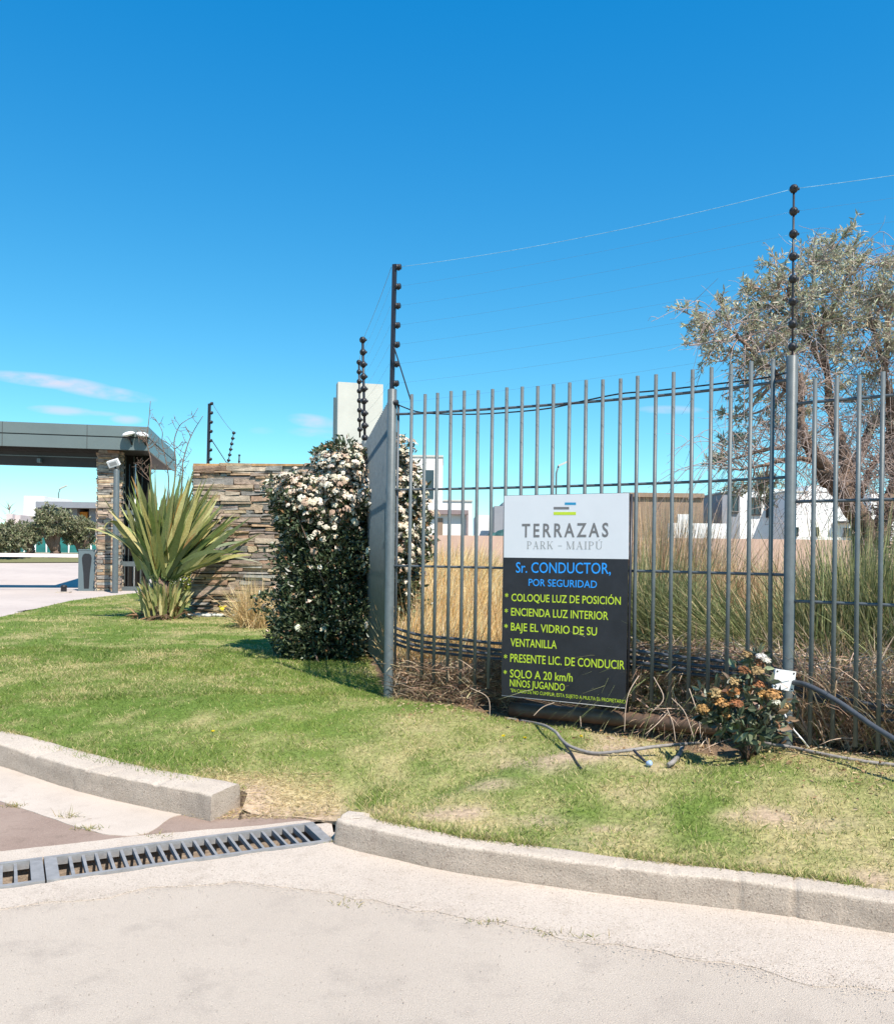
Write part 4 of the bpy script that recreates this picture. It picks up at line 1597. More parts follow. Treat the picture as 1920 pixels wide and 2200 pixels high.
def window(r, d, house_):
    fm = MB()
    x0, y0, x1, y1 = r
    for q in ((x0 - 1.5, y0 - 1.5, x1 + 1.5, y0), (x0 - 1.5, y1, x1 + 1.5, y1 + 2), (x0 - 1.5, y0, x0, y1), (x1, y0, x1 + 1.5, y1), ((x0 + x1) / 2 - .5, y0, (x0 + x1) / 2 + .5, y1)):
        rect_box(fm, *q, d - .06, .16)
    w_o = fm.build('window', M['fdark'], house_)
    pn = MB()
    rect_box(pn, x0, y0, x1, y1, d, .1)
    pn.build('pane', M['glass'], w_o)


def coping(r, d, depth, house_):
    cp = MB()
    rect_box(cp, *r, d - .08, depth + .1)
    cp.build('coping', M['slab'], house_)


D1 = 62
h1 = thing('modern_house', at(960, 1187, D1), 'pale concrete modern house with a tower block seen between the leftmost bars', 'house', 'houses far behind the fence')
b = MB()
rect_box(b, 868, 980, 951, 1080, D1, 6, .3)
rect_box(b, 868, 1076, 1014, 1160, D1 - 1.5, 9, .3)
b.build('wall', M['stucco'], h1)
for (r, m, dd) in (((912, 1010, 932, 1072), 'glass', -.06), ((934, 1113, 951, 1160), 'brownwall', -1.56)):
    b = MB()
    rect_box(b, *r, D1 + dd, .2)
    b.build('window', M[m], h1)
b = MB()
rect_box(b, 905, 1096, 1006, 1104, D1 - 1.9, .39)
rect_box(b, 1001, 1104, 1006, 1160, D1 - 1.9, .39)
M['taupe'] = mat('taupe_trim', (.25, .19, .19), .8)
b.build('canopy', M['taupe'], h1)
b = MB()
rect_box(b, 1022, 1107, 1066, 1160, 75, 8, .3)
tag(b.build('modern_house', M['whitewall'], None), 'small white house between the pale concrete house and the notice board', 'house', 'houses far behind the fence')
h2 = thing('modern_house', at(1075, 1187, 66), 'dark grey house with a stepped roof just left of the notice board', 'house', 'houses far behind the fence')
b = MB()
rect_box(b, 1061, 1088, 1150, 1160, 66, 8, .3)
b.build('wall', M['greywall'], h2)
b = MB()
rect_box(b, 1080, 1080, 1150, 1088, 66.5, 7)
b.build('roof', M['greywall'], h2)
# covered pile beside it
b = MB()
P = []
for (px, py, rx, rz) in ((1035, 1140, 1.0, .9), (1060, 1130, .8, 1.3), (1082, 1128, 1.0, 1.5)):
    q = at(px, 1160, 56)
    for k in range(1):
        th = np.linspace(0, 2 * np.pi, 15, endpoint=False)
        prof = [(rx, 0), (rx * 1.02, rz * .35), (rx * .8, rz * .75), (rx * .4, rz * .98), (0, rz * 1.05)]
        b.lathe((q[0], q[1], 1.6), prof, 14)
        b.lathe((q[0], q[1], .3), [(rx * .9, 0), (rx, 1.3)], 14)
M['tarp'] = mat('dark_green_tarp', (.03, .085, .08), .6, .5, 4, .5, 6)
tag(b.build('covered_pile', M['tarp'], None), 'dark green tarpaulin covered pile behind the perimeter wall left of the board', 'tarp')
h3 = thing('modern_house', at(1437, 1187, 60), 'brown house behind the tall reeds right of the notice board', 'house', 'houses far behind the fence')
b = MB()
rect_box(b, 1340, 1066, 1511, 1160, 60, 8, .3)
b.build('wall', M['brownwall'], h3)
b = MB()
rect_box(b, 1338, 1060, 1513, 1067, 59.8, 8.4)
b.build('roof', M['brownwall'], h3)
b = MB()
rect_box(b, 1455, 1105, 1480, 1135, 59.94, .2)
b.build('window', M['whitewall'], h3)
b = MB()
rect_box(b, 1440, 1125, 1560, 1160, 57, 1.0, .3)
tag(b.build('garden_wall', M['whitewall'], None), 'low white garden wall before the brown house', 'wall')
h4 = thing('modern_house', at(1620, 1187, 64), 'white house with grey left block behind the left edge of the olive tree', 'house', 'houses far behind the fence')
b = MB()
rect_box(b, 1588, 1052, 1690, 1160, 64, 8, .3)
b.build('wall', M['whitewall'], h4)
b = MB()
rect_box(b, 1550, 1058, 1590, 1160, 63, 8, .3)
b.build('garage_block', M['greywall'], h4)
for r in ((1568, 1066, 1585, 1100), (1610, 1070, 1634, 1105), (1648, 1068, 1664, 1110)):
    window(r, 63.9 if r[0] > 1600 else 62.9, h4)
h5 = thing('modern_house', at(1770, 1187, 61), 'big plain white house between the thick post and the olive trunk', 'house', 'houses far behind the fence')
b = MB()
rect_box(b, 1690, 1056, 1836, 1160, 61, 9, .3)
rect_box(b, 1735, 1044, 1812, 1060, 62, 7)
b.build('wall', M['whitewall'], h5)
for r in ((1702, 1134, 1714, 1150), (1748, 1134, 1758, 1150), (1815, 1136, 1832, 1152)):
    window(r, 60.9, h5)
b = MB()
rect_box(b, 1797, 1120, 1836, 1123, 60.4, .59)
b.build('canopy', M['fdark'], h5)
coping((1588, 1050.5, 1691, 1053), 64, 8, h4)
coping((1549, 1056.5, 1587, 1059), 63, 8, h4)
coping((1689, 1054.5, 1734, 1057), 61, 9, h5)
coping((1813, 1054.5, 1837, 1057), 61, 9, h5)
coping((867, 978, 952, 980.5), 62, 6, h1)
coping((952, 1074, 1015, 1076.5), 60.5, 9, h1)
h6 = thing('modern_house', at(1960, 1187, 66), 'white house at the right edge of the picture behind the olive tree', 'house', 'houses far behind the fence')
b = MB()
rect_box(b, 1870, 1062, 2050, 1160, 66, 9, .3)
b.build('wall', M['whitewall'], h6)
# perimeter wall
b = MB()
p0, p1 = at(860, 1150, 46), at(2250, 1150, 44)
dv = p1 - p0
dv[2] = 0
ln_ = np.linalg.norm(dv)
b.box(((p0 + p1) / 2)[:2].tolist() + [1.42], (ln_ / 2, .1, 1.12), [dv / ln_, np.cross((0, 0, 1), dv / ln_), (0, 0, 1)])
tag(b.build('perimeter_wall', M['pinkwall'], None), 'long salmon plastered wall across the field behind the fence', 'wall')


# lamp posts far off
def street_lamp(px, ytop, d, label, lean=1):
    t = thing('street_lamp', at(px, 1187, d) * np.array((1, 1, 0)) + np.array((0, 0, .3)), label, 'street lamp', 'far street lamps')
    b = MB()
    q = at(px, ytop, d)
    b.tube([(q[0], d, .3), (q[0], d, q[2] - .6), (q[0] + .15 * lean, d, q[2] - .1)], .06, 8)
    b.build('pole', M['fascia'], t)
    b = MB()
    b.box((q[0] + .5 * lean, d, q[2] + .08), (.42, .12, .06), [(.9, 0, .42 * lean), (0, 1, 0), (-.42 * lean, 0, .9)])
    b.build('lamp_head', M['slab'], t)
    return t


street_lamp(1195, 998, 62, 'thin street lamp above the notice board')
street_lamp(126, 1048, 95, 'far street lamp above the house seen through the gate', 1)

# houses and trees seen through the gate
D2 = 80
hw = thing('modern_house', at(70, 1187, D2), 'tall white house block seen through the gate on the left', 'house', 'houses seen through the gate')
b = MB()
rect_box(b, 50, 1066, 95, 1190, D2, 6, .3)
rect_box(b, 44, 1120, 78, 1190, D2 - 1, 6, .3)
b.build('wall', M['whitewall'], hw)
hg = thing('modern_house', at(150, 1187, 72), 'grey house with dark glazing and an orange door seen through the gate', 'house', 'houses seen through the gate')
b = MB()
rect_box(b, 76, 1079, 225, 1090, 71, 8)
b.build('roof', M['greywall'], hg)
b = MB()
rect_box(b, 79, 1090, 86, 1190, 71.3, 7, .3)
rect_box(b, 150, 1090, 166, 1190, 72, 7, .3)
rect_box(b, 190, 1090, 222, 1190, 72, 7, .3)
b.build('wall', M['greywall'], hg)
b = MB()
rect_box(b, 86, 1090, 150, 1190, 72.5, 6, .3)
b.build('window', M['glass'], hg)
b = MB()
rect_box(b, 116, 1103, 149, 1120, 72.4, .1)
b.build('blind', M['stucco'], hg)
b = MB()
rect_box(b, 165, 1100, 188, 1190, 72.5, 6, .3)
b.build('door', M['orange'], hg)
hp_ = thing('house_wall', at(28, 1187, 76), 'pale pinkish house wall left of the white block through the gate', 'house', 'houses seen through the gate')
b = MB()
rect_box(b, 12, 1104, 27, 1190, 76, 5, .3)
rect_box(b, 28, 1107, 44, 1190, 76.5, 5, .3)
M['pinkpale'] = mat('pale_pink_wall', (.62, .54, .53), .85, .04, 2)
b.build('wall', M['pinkpale'], hp_)
# teal mesh fence
tf = thing('mesh_fence', at(120, 1187, 60), 'teal shade mesh fence behind the olive trees through the gate', 'fence')
b = MB()
rect_box(b, -150, 1153, 225, 1192, 60, .04, .3)
b.build('mesh', M['teal'], tf)
for px in range(-140, 226, 24):
    b = MB()
    q = at(px, 1150, 59.9)
    b.tube([(q[0], q[1], .3), (q[0], q[1], q[2])], .05, 6)
    b.build('post', M['whitewall'], tf)
# verge under the olive trees
b = MB()
P = [gp(-300, 1212, .3), gp(-10, 1216, .3), gp(60, 1211, .3), gp(165, 1200, .3), gp(215, 1196.5, .3), gp(220, 1190, .3), gp(-300, 1192, .3)]
P = [(-40, 44.5, .8), (-26, 44.5, .79), (-18.5, 47.0, .9), (-15.6, 48.5, .95), (-15.5, 50, 1.25), (-40, 48, 1.25), (-40, 62, 1.3), (-10, 62, 1.3)]
vg = MB()
vg.add(P, [(0, 1, 5), (1, 2, 4, 5), (2, 3, 4), (5, 4, 7, 6)])
tag(vg.build('verge', M['lawn'], None), kind='structure')
vc = bpy.data.objects['verge'].data.color_attributes['Col']
for k in range(8): vc.data[k].color = (.16, .16, .08, 1)

# ------------------------------------------------------------------ planting
def blob_points(n, c, r, p=3.0, shell=.72):
    """points near the skin of a rounded block"""
    d = rsph(n * 3) * R.uniform(.6, 1, (n * 3, 1))
    q = R.uniform(-1, 1, (n * 4, 3))
    rr = (np.abs(q) ** p).sum(1) ** (1 / p)
    k = (rr < 1) & (rr > shell * R.uniform(.55, 1.15, len(rr)))
    q = q[k][:n]
    return np.asarray(c) + q * np.asarray(r), unit(q / np.asarray(r))


def shrub_leaves(name, blobs, n, size, cols, pcol, parent, lump=.16, m='gloss', up=.25):
    P, D = [], []
    for (c, r, wgt) in blobs:
        p, d = blob_points(int(n * wgt), c, r)
        P.append(p)
        D.append(d)
    P, D = np.concatenate(P), np.concatenate(D)
    k = (fbm(P[:, 0] * 1.3 + P[:, 1], P[:, 2], 3.2, 17) - .5)
    P = P + D * (k * lump * 4)[:, None]
    k2 = (fbm(P[:, 0] + P[:, 1] * .8, P[:, 2] + P[:, 1] * .3, 1.6, 27) - .5)
    P = P + D * (k2 * lump * 3)[:, None]
    keep = fbm(P[:, 0] + P[:, 1] * .7, P[:, 2] + P[:, 1], 4.5, 18) > .30
    P, D = P[keep], D[keep]
    dirs = unit(D * .8 + rsph(len(P)) * .9 + np.array((0, 0, up)))
    c = pick(cols, len(P), .25, pcol)
    leaf_mesh(name, P, dirs, R.uniform(.55, 1.4, len(P)) * size, R.uniform(.38, .6, len(P)) * size, c, M[m], parent)
    return P, D


def flower_heads(name, P, D, r, parent, cols, per=26, fs=1.0):
    """each head: a shallow dome of small four petalled florets"""
    n = len(P)
    D = unit(D + np.array((0, 0, .55)))
    off = rsph(n * per)
    Dn = np.repeat(D, per, 0)
    off = unit(off + Dn * 1.25)
    rr = np.repeat(R.uniform(.7, 1.2, n) * r, per)[:, None]
    fl = off * Dn
    Q = np.repeat(P, per, 0) + off * rr * .9 - Dn * rr * .45
    nn = unit(off + Dn * .4)
    S = unit(np.cross(nn, rsph(len(Q))))
    T = np.cross(nn, S)
    s = rr * R.uniform(.20, .34, (len(Q), 1)) * fs
    Q = Q + rsph(len(Q)) * rr * .22 * (fs < 1)
    V = np.stack([Q + S * s, Q + T * s, Q - S * s, Q - T * s], 1).reshape(-1, 3)
    base = np.repeat(pick(cols, n, .12), per, 0) * R.uniform(.8 if fs == 1 else .45, 1.12 if fs == 1 else 1.4, (len(Q), 1))
    return quick_mesh(name, V, np.arange(len(V)).reshape(-1, 4), np.repeat(np.clip(base, 0, .9), 4, 0), M['petal'], parent)


VIB = [(.050, .068, .034), (.034, .048, .026), (.10, .125, .06), (.17, .19, .10), (.26, .14, .07)]
PINK = [(.76, .68, .54), (.70, .59, .46), (.80, .74, .62), (.52, .37, .26), (.77, .70, .56)]
hc = at(697, 1187, 11.5)
hd = thing('flowering_hedge', (hc[0], hc[1], .25), 'tall dense hedge with white flower heads outside the fence corner', 'hedge', 'flowering shrubs by the fence')
blA = [((hc[0] + .02, hc[1], 1.40), (.66, .75, 1.20), .50), ((at(752, 1187, 11.3)[0] - .08, 11.5, 2.2), (.37, .62, .86), .22), ((hc[0] - .05, 11.3, .75), (.70, .62, .56), .20), ((hc[0] - .22, 11.4, 2.2), (.46, .6, .44), .16)]
PA, DA = shrub_leaves('leaves', blA + [((hc[0], hc[1], 1.2), (.5, .55, 1.0), .35), ((hc[0], hc[1] - .1, .55), (.62, .55, .42), .25)], 24000, .070, VIB, [.36, .26, .24, .10, .04], hd)  # last two blobs: unseen inner leaves added to block light
k = (R.uniform(0, 1, len(PA)) < np.clip((PA[:, 2] - 1.75) * .62, .006, .62) * (DA[:, 2] > -.2)) & (fbm(PA[:, 0] + PA[:, 1], PA[:, 2] * 1.2, 2.4, 77) > .40)
flower_heads('flowers', PA[k] + DA[k] * .03, DA[k], .054, hd, PINK)
b = MB()
for _ in range(40):
    p = hc + R.normal(size=3) * np.array((.25, .25, 0))
    p[2] = .2
    q = np.array((hc[0], hc[1], 1.4)) + R.uniform(-1, 1, 3) * np.array((.55, .6, .9))
    b.tube(smooth_line([p, (p + q) / 2 + R.normal(size=3) * .06, q], 4), np.linspace(.016, .005, 9), 5)
b.build('stems', M['bark'], hd)
hc2 = at(862, 1187, 11.0)
hb = thing('flowering_hedge', (hc2[0], hc2[1], .3), 'flowering shrub with white heads growing inside the fence behind the first bars', 'hedge', 'flowering shrubs by the fence')
blB = [((hc2[0] - .02, 11.2, 1.9), (.34, .6, .88), .55), ((hc2[0] - .16, 11.3, 2.5), (.22, .5, .52), .25), ((hc2[0] + .02, 11.0, 1.1), (.30, .45, .45), .2)]
PB, DB = shrub_leaves('leaves', blB, 11000, .070, VIB + [(.14, .15, .06)], [.25, .2, .23, .12, .08, .12], hb)
k = (R.uniform(0, 1, len(PB)) < np.clip((PB[:, 2] - 1.0) * .22, .01, .34)) & (fbm(PB[:, 0] + PB[:, 1], PB[:, 2] * 1.2, 2.4, 78) > .33)
flower_heads('flowers', PB[k] + DB[k] * .03, DB[k], .052, hb, PINK)
b = MB()
for _ in range(14):
    p = hc2 + R.normal(size=3) * np.array((.08, .1, 0))
    p[2] = .3
    q = np.array((hc2[0], hc2[1] + .2, 1.6)) + R.uniform(-1, 1, 3) * np.array((.25, .4, .5))
    b.tube(smooth_line([p, (p + q) / 2 + R.normal(size=3) * .05, q], 4), np.linspace(.014, .005, 9), 5)
b.build('stems', M['bark'], hb)

# small flowering bush before the right post
D0 = 5.95
sb = thing('flowering_bush', drop(1600, 1635), 'small flowering bush with rusty flower heads before the thick post', 'bush', 'flowering shrubs by the fence')
blS = []
for (px, py, rx, rz, ry) in ((1565, 1505, .17, .13, .2), (1640, 1545, .15, .13, .2), (1610, 1455, .11, .11, .16), (1540, 1540, .12, .08, .18), (1605, 1562, .16, .08, .2), (1630, 1425, .06, .07, .1)):
    blS.append((at(px, py, D0), (rx, ry, rz), rx))
tw = sum(x[2] for x in blS)
blS = [(c, r, x / tw) for c, r, x in blS]
PSb, DSb = shrub_leaves('leaves', blS, 600, .080, [(.065, .085, .05), (.12, .14, .085), (.20, .22, .14), (.045, .055, .036), (.20, .12, .07)], [.26, .26, .18, .16, .14], sb, .05)
RUST = [(.36, .16, .055), (.46, .25, .09), (.30, .12, .05), (.38, .27, .12)]
hp_px = [(1580, 1462), (1615, 1442), (1632, 1470), (1600, 1485), (1570, 1490), (1525, 1500), (1545, 1515), (1580, 1512), (1515, 1520), (1560, 1535), (1620, 1422), (1605, 1400), (1665, 1500), (1680, 1515), (1625, 1495), (1595, 1445), (1540, 1490), (1505, 1530)]
PH = np.array([at(x + R.normal(0, 5), y + R.normal(0, 4), D0 - .13 + R.normal(0, .05)) for x, y in hp_px])
for j, ph in enumerate(PH):
    flower_heads('flower_head', ph[None], np.array([[R.normal(0, .3), -.6, .9]]), .052, sb, RUST, 110, .62)
PW = np.array([at(x, y, D0 - .12) for x, y in ((1636, 1412), (1645, 1420), (1576, 1492), (1668, 1510))])
for ph in PW: flower_heads('flower_head', ph[None], np.array([[0, -.5, 1.]]), .042, sb, [(.72, .68, .58)], 110, .55)
b = MB()
fb = drop(1605, 1640, -.03)
for j in range(16):
    q = blS[j % 6][0] + R.normal(size=3) * .06
    s = fb + np.array((R.normal(0, .03), R.normal(0, .03), 0))
    b.tube(smooth_line([s, (s * .6 + q * .4) + R.normal(size=3) * .02 + np.array((0, 0, .06)), q], 5), np.linspace(.009, .003, 11), 6)
b.build('stems', M['bark'], sb)

# sword leaved plant ------------------------------------------------------------
px0 = at(346, 1187, 17.0)
pz0 = float(lawn_h(np.array([px0[0]]), np.array([17.0]))[0])
fx = thing('sword_leaf_plant', (px0[0], 17, pz0), 'big clump of long green and yellow striped sword leaves before the stone wall', 'plant')
n = 250
side = R.normal(0, 1, n)
az = R.uniform(0, 2 * np.pi, n)
tilt = np.abs(R.normal(.12, .42, n)).clip(.02, 1.1)
D = np.stack([np.sin(tilt) * np.cos(az) * 1.0 + .24, np.sin(tilt) * np.sin(az) * .75 - .02, np.cos(tilt)], 1)
hb0 = R.uniform(.72, 1.15, n)
P = np.stack([px0[0] + R.normal(0, .085, n) + D[:, 0] * hb0 * .28, 17 + R.normal(0, .085, n) + D[:, 1] * hb0 * .35, pz0 + hb0], 1)
ln = R.uniform(1.15, 2.05, n)
wd = R.uniform(.085, .140, n)
C = pick([(.12, .17, .06), (.18, .225, .085), (.36, .34, .14), (.09, .125, .06), (.46, .41, .18), (.42, .24, .08)], n, .25, [.26, .27, .18, .13, .12, .04])
Ct = C * .9 + np.array((.05, .035, .0))
wp = [.75, .9, 1.0, 1.0, .92, .78, .55, .30, .03]
# explicit leaders of the silhouette: base pixel, tip pixel
lead = [((335, 1180), (333, 1000)), ((318, 1190), (292, 1015)), ((300, 1180), (268, 1075)), ((298, 1190), (256, 1120)), ((350, 1180), (372, 1040)), ((365, 1190), (402, 1045)), ((380, 1200), (440, 1072)), ((385, 1215), (470, 1070)),
        ((392, 1215), (505, 1100)), ((395, 1225), (538, 1112)), ((400, 1235), (500, 1125)), ((372, 1190), (420, 1065)), ((310, 1185), (302, 1055)), ((345, 1185), (356, 1025)), ((395, 1232), (560, 1148)), ((390, 1240), (520, 1165)), ((375, 1200), (478, 1090)), ((325, 1180), (318, 1040))]
lb, lt = np.array([at(*a, 16.9) for a, _ in lead]), np.array([at(*c, 16.9 + R.normal(0, .25)) for _, c in lead])
ld = lt - lb
ll = np.linalg.norm(ld, axis=1)
dr = np.concatenate([R.uniform(.0, .14, n) + np.clip(tilt - .4, 0, 1) * .25, R.uniform(.0, .05, len(lead))])
P = np.vstack([P, lb])
D2_ = np.vstack([unit(D), unit(ld + np.array((0, 0, .03)) * ll[:, None])])
lnA = np.concatenate([ln, ll * 1.03])
C = np.vstack([C, pick([(.15, .19, .075), (.24, .26, .11), (.42, .39, .16)], len(lead), .15)])
Ct = np.vstack([Ct, C[-len(lead):] * .9 + .03])
wdA = np.concatenate([wd, R.uniform(.085, .115, len(lead))])
fl_ = blade_mesh('leaves', P, D2_, lnA, wdA, C, M['gloss'], fx, dr, 8, Ct, wprof=wp)
# two leaves folded over to the left
b_pts = [np.array([at(300, 1225, 16.9), at(283, 1175, 16.8), at(262, 1140, 16.75), at(247, 1122, 16.7), at(232, 1122, 16.65), at(220, 1140, 16.6)])]
for bp in b_pts:
    L2 = smooth_line(bp, 4)
    hw = np.interp(np.linspace(0, 1, len(L2)), [0, .5, .8, 1], [.045, .045, .03, .003])[:, None]
    V = np.stack([L2 - np.array((1, 0, .5)) * hw, L2 + np.array((1, 0, .5)) * hw], 1).reshape(-1, 3)
    m2 = MB()
    m2.add(V, [(2 * i, 2 * i + 1, 2 * i + 3, 2 * i + 2) for i in range(len(L2) - 1)], True, (.27, .25, .085))
    m2.build('bent_leaf', M['gloss'], fx)
# skirt of shorter leaves round the foot
n = 300
az = R.uniform(0, 2 * np.pi, n)
rr = R.uniform(.10, .36, n)
P = np.stack([px0[0] + .04 + rr * np.cos(az), 17 + rr * np.sin(az), pz0 + R.uniform(.0, .42, n)], 1)
D = np.stack([np.cos(az) * R.uniform(.1, .6, n), np.sin(az) * R.uniform(.1, .6, n), np.full(n, 1.0)], 1)
C = pick([(.46, .42, .18), (.32, .33, .13), (.56, .50, .25), (.30, .19, .10), (.18, .21, .08)], n, .2, [.33, .22, .25, .08, .12])
blade_mesh('skirt_leaves', P, D, R.uniform(.30, .62, n), R.uniform(.045, .075, n), C, M['gloss'], fx, .20, 6, C * .9, wprof=[.8, 1, 1, .9, .7, .4, .03])
n = 160
P = np.stack([px0[0] + R.normal(0, .22, n), 17 + R.normal(0, .2, n), pz0 + R.uniform(0, .12, n)], 1)
D = rsph(n) + np.array((0, 0, .25))
blade_mesh('dead_leaves', P, D, R.uniform(.2, .5, n), R.uniform(.02, .05, n), pick([(.26, .15, .08), (.36, .26, .13), (.12, .07, .04)], n), M['straw'], fx, .35, 4)
b = MB()
b.lathe((px0[0], 17, pz0 - .1), [(.24, 0), (.22, .4), (.14, .9), (0, 1.0)], 14)
b.build('stock', M['bark'], fx)

# bare thin shrub in front of the gatehouse corner
bs = thing('bare_shrub', (at(370, 1187, 17.9)[0], 17.9, .3), 'leafless thin twigged shrub rising behind the sword leaves', 'shrub')
m2 = MB()
tc_ = lambda x, y: (x * .35714, 840 + y * .35714)


def stem(pts, r0, r1, d, side_n, sl):
    L2 = smooth_line([at(*tc_(x, y), d + R.normal(0, .05)) for x, y in pts], 6)
    m2.tube(L2, np.linspace(r0, r1, len(L2)), 5)
    for k in range(side_n):
        i = R.integers(len(L2) // 4, len(L2))
        q = L2[i]
        dv = unit(np.array([[R.choice([-1, 1]) * R.uniform(.5, 1), R.normal(0, .4), R.uniform(.3, 1)]]))[0] * R.uniform(.4, 1) * sl
        L3 = smooth_line([q, q + dv * .5 + R.normal(size=3) * .02, q + dv + np.array((0, 0, .05))], 4)
        m2.tube(L3, np.linspace(.006, .004, len(L3)), 4)
        for _ in range(3):
            e = L3[R.integers(3, len(L3))]
            m2.tube([e, e + R.normal(size=3) * np.array((.07, .04, .06))], [.0045, .003], 4)


stem([(925, 760), (915, 600), (905, 520), (908, 420), (885, 320), (880, 290), (895, 180), (905, 60)], .018, .006, 17.9, 14, .34)
stem([(1000, 720), (1040, 600), (1055, 480), (1055, 400), (1048, 300), (1080, 210), (1130, 170)], .018, .006, 18.0, 11, .32)
stem([(1075, 740), (1090, 600), (1098, 500), (1100, 430), (1130, 320), (1165, 240), (1220, 150)], .018, .006, 17.9, 14, .30)
stem([(990, 720), (1015, 560), (1000, 430), (975, 310), (975, 240), (930, 160)], .014, .005, 18.1, 10, .32)
stem([(930, 700), (900, 540), (860, 480), (850, 430)], .010, .004, 17.8, 7, .22)
m2.build('twigs', M['bark'], bs)
# yellow green bush behind
yb = thing('yellow_shrub', (at(380, 1187, 22)[0], 22, .3), 'yellow-green leafy shrub behind the sword leaved plant', 'shrub')
c = at(378, 1120, 22)
shrub_leaves('leaves', [((c[0], 22, 1.55), (.55, .4, 1.2), 1.0)], 2600, .12, [(.20, .22, .04), (.30, .29, .05), (.12, .16, .04)], [.4, .3, .3], yb, .08, 'foliage', .8)

# dry ornamental grass tuft
tx = at(543, 1187, 15.4)
dt = thing('dry_grass_tuft', (tx[0], 15.4, .3), 'straw coloured tuft of ornamental grass between wall and hedge', 'grass tuft')
n = 1300
az = R.uniform(0, 2 * np.pi, n)
P = np.stack([tx[0] + R.normal(0, .10, n), 15.4 + R.normal(0, .1, n), np.full(n, .27)], 1)
tl = np.abs(R.normal(0, .45, n))
D = np.stack([np.sin(tl) * np.cos(az), np.sin(tl) * np.sin(az), np.cos(tl)], 1)
blade_mesh('blades', P, D, R.uniform(.65, 1.25, n), R.uniform(.009, .014, n), pick([(.66, .49, .25), (.76, .60, .34), (.50, .35, .17)], n), M['straw'], dt, R.uniform(.15, .6, n), 5)

# little things at the wall foot
q = at(480, 1306, 17.75)
m2 = MB()
m2.lathe((q[0], 17.75, .40), [(0, 0), (.05, .02), (.065, .06), (.03, .1), (0, .105)], 10)
for j in range(7):
    a = j * .9
    m2.box((q[0] + .05 * math.cos(a), 17.75 + .05 * math.sin(a), .48), (.035, .012, .03), None, None, .01)
tag(m2.build('yellow_flower', M['yellow'], None), 'yellow bloom at the foot of the stone wall', 'flower')
gl2 = thing('garden_spotlight', at(497, 1318, 17.6), 'small dark garden spotlight at the foot of the stone wall', 'light')
q = at(497, 1318, 17.6)
m2 = MB()
m2.lathe(q + np.array((0, 0, .0)), [(0, -.02), (.07, 0), (.10, .14), (.085, .15), (0, .13)], 12, (-.5, .4, .6))
m2.tube([q, q + np.array((0, .02, -.2))], .02, 6)
m2.build('housing', M['black'], gl2)
m2 = MB()
for j in range(46):
    xx = at(405 + j * 4.2, 1187, 17.8)
    m2.lathe((xx[0] + R.normal(0, .03), 17.78 + R.normal(0, .08), .29), [(0, 0), (.06 * R.uniform(.6, 1.3), .02), (.05, .06), (0, .08)], 7)
pg = tag(m2.build('pebbles', M['slab'], None), 'pale pebbles edging the foot of the stone wall', 'pebbles', kind='stuff')


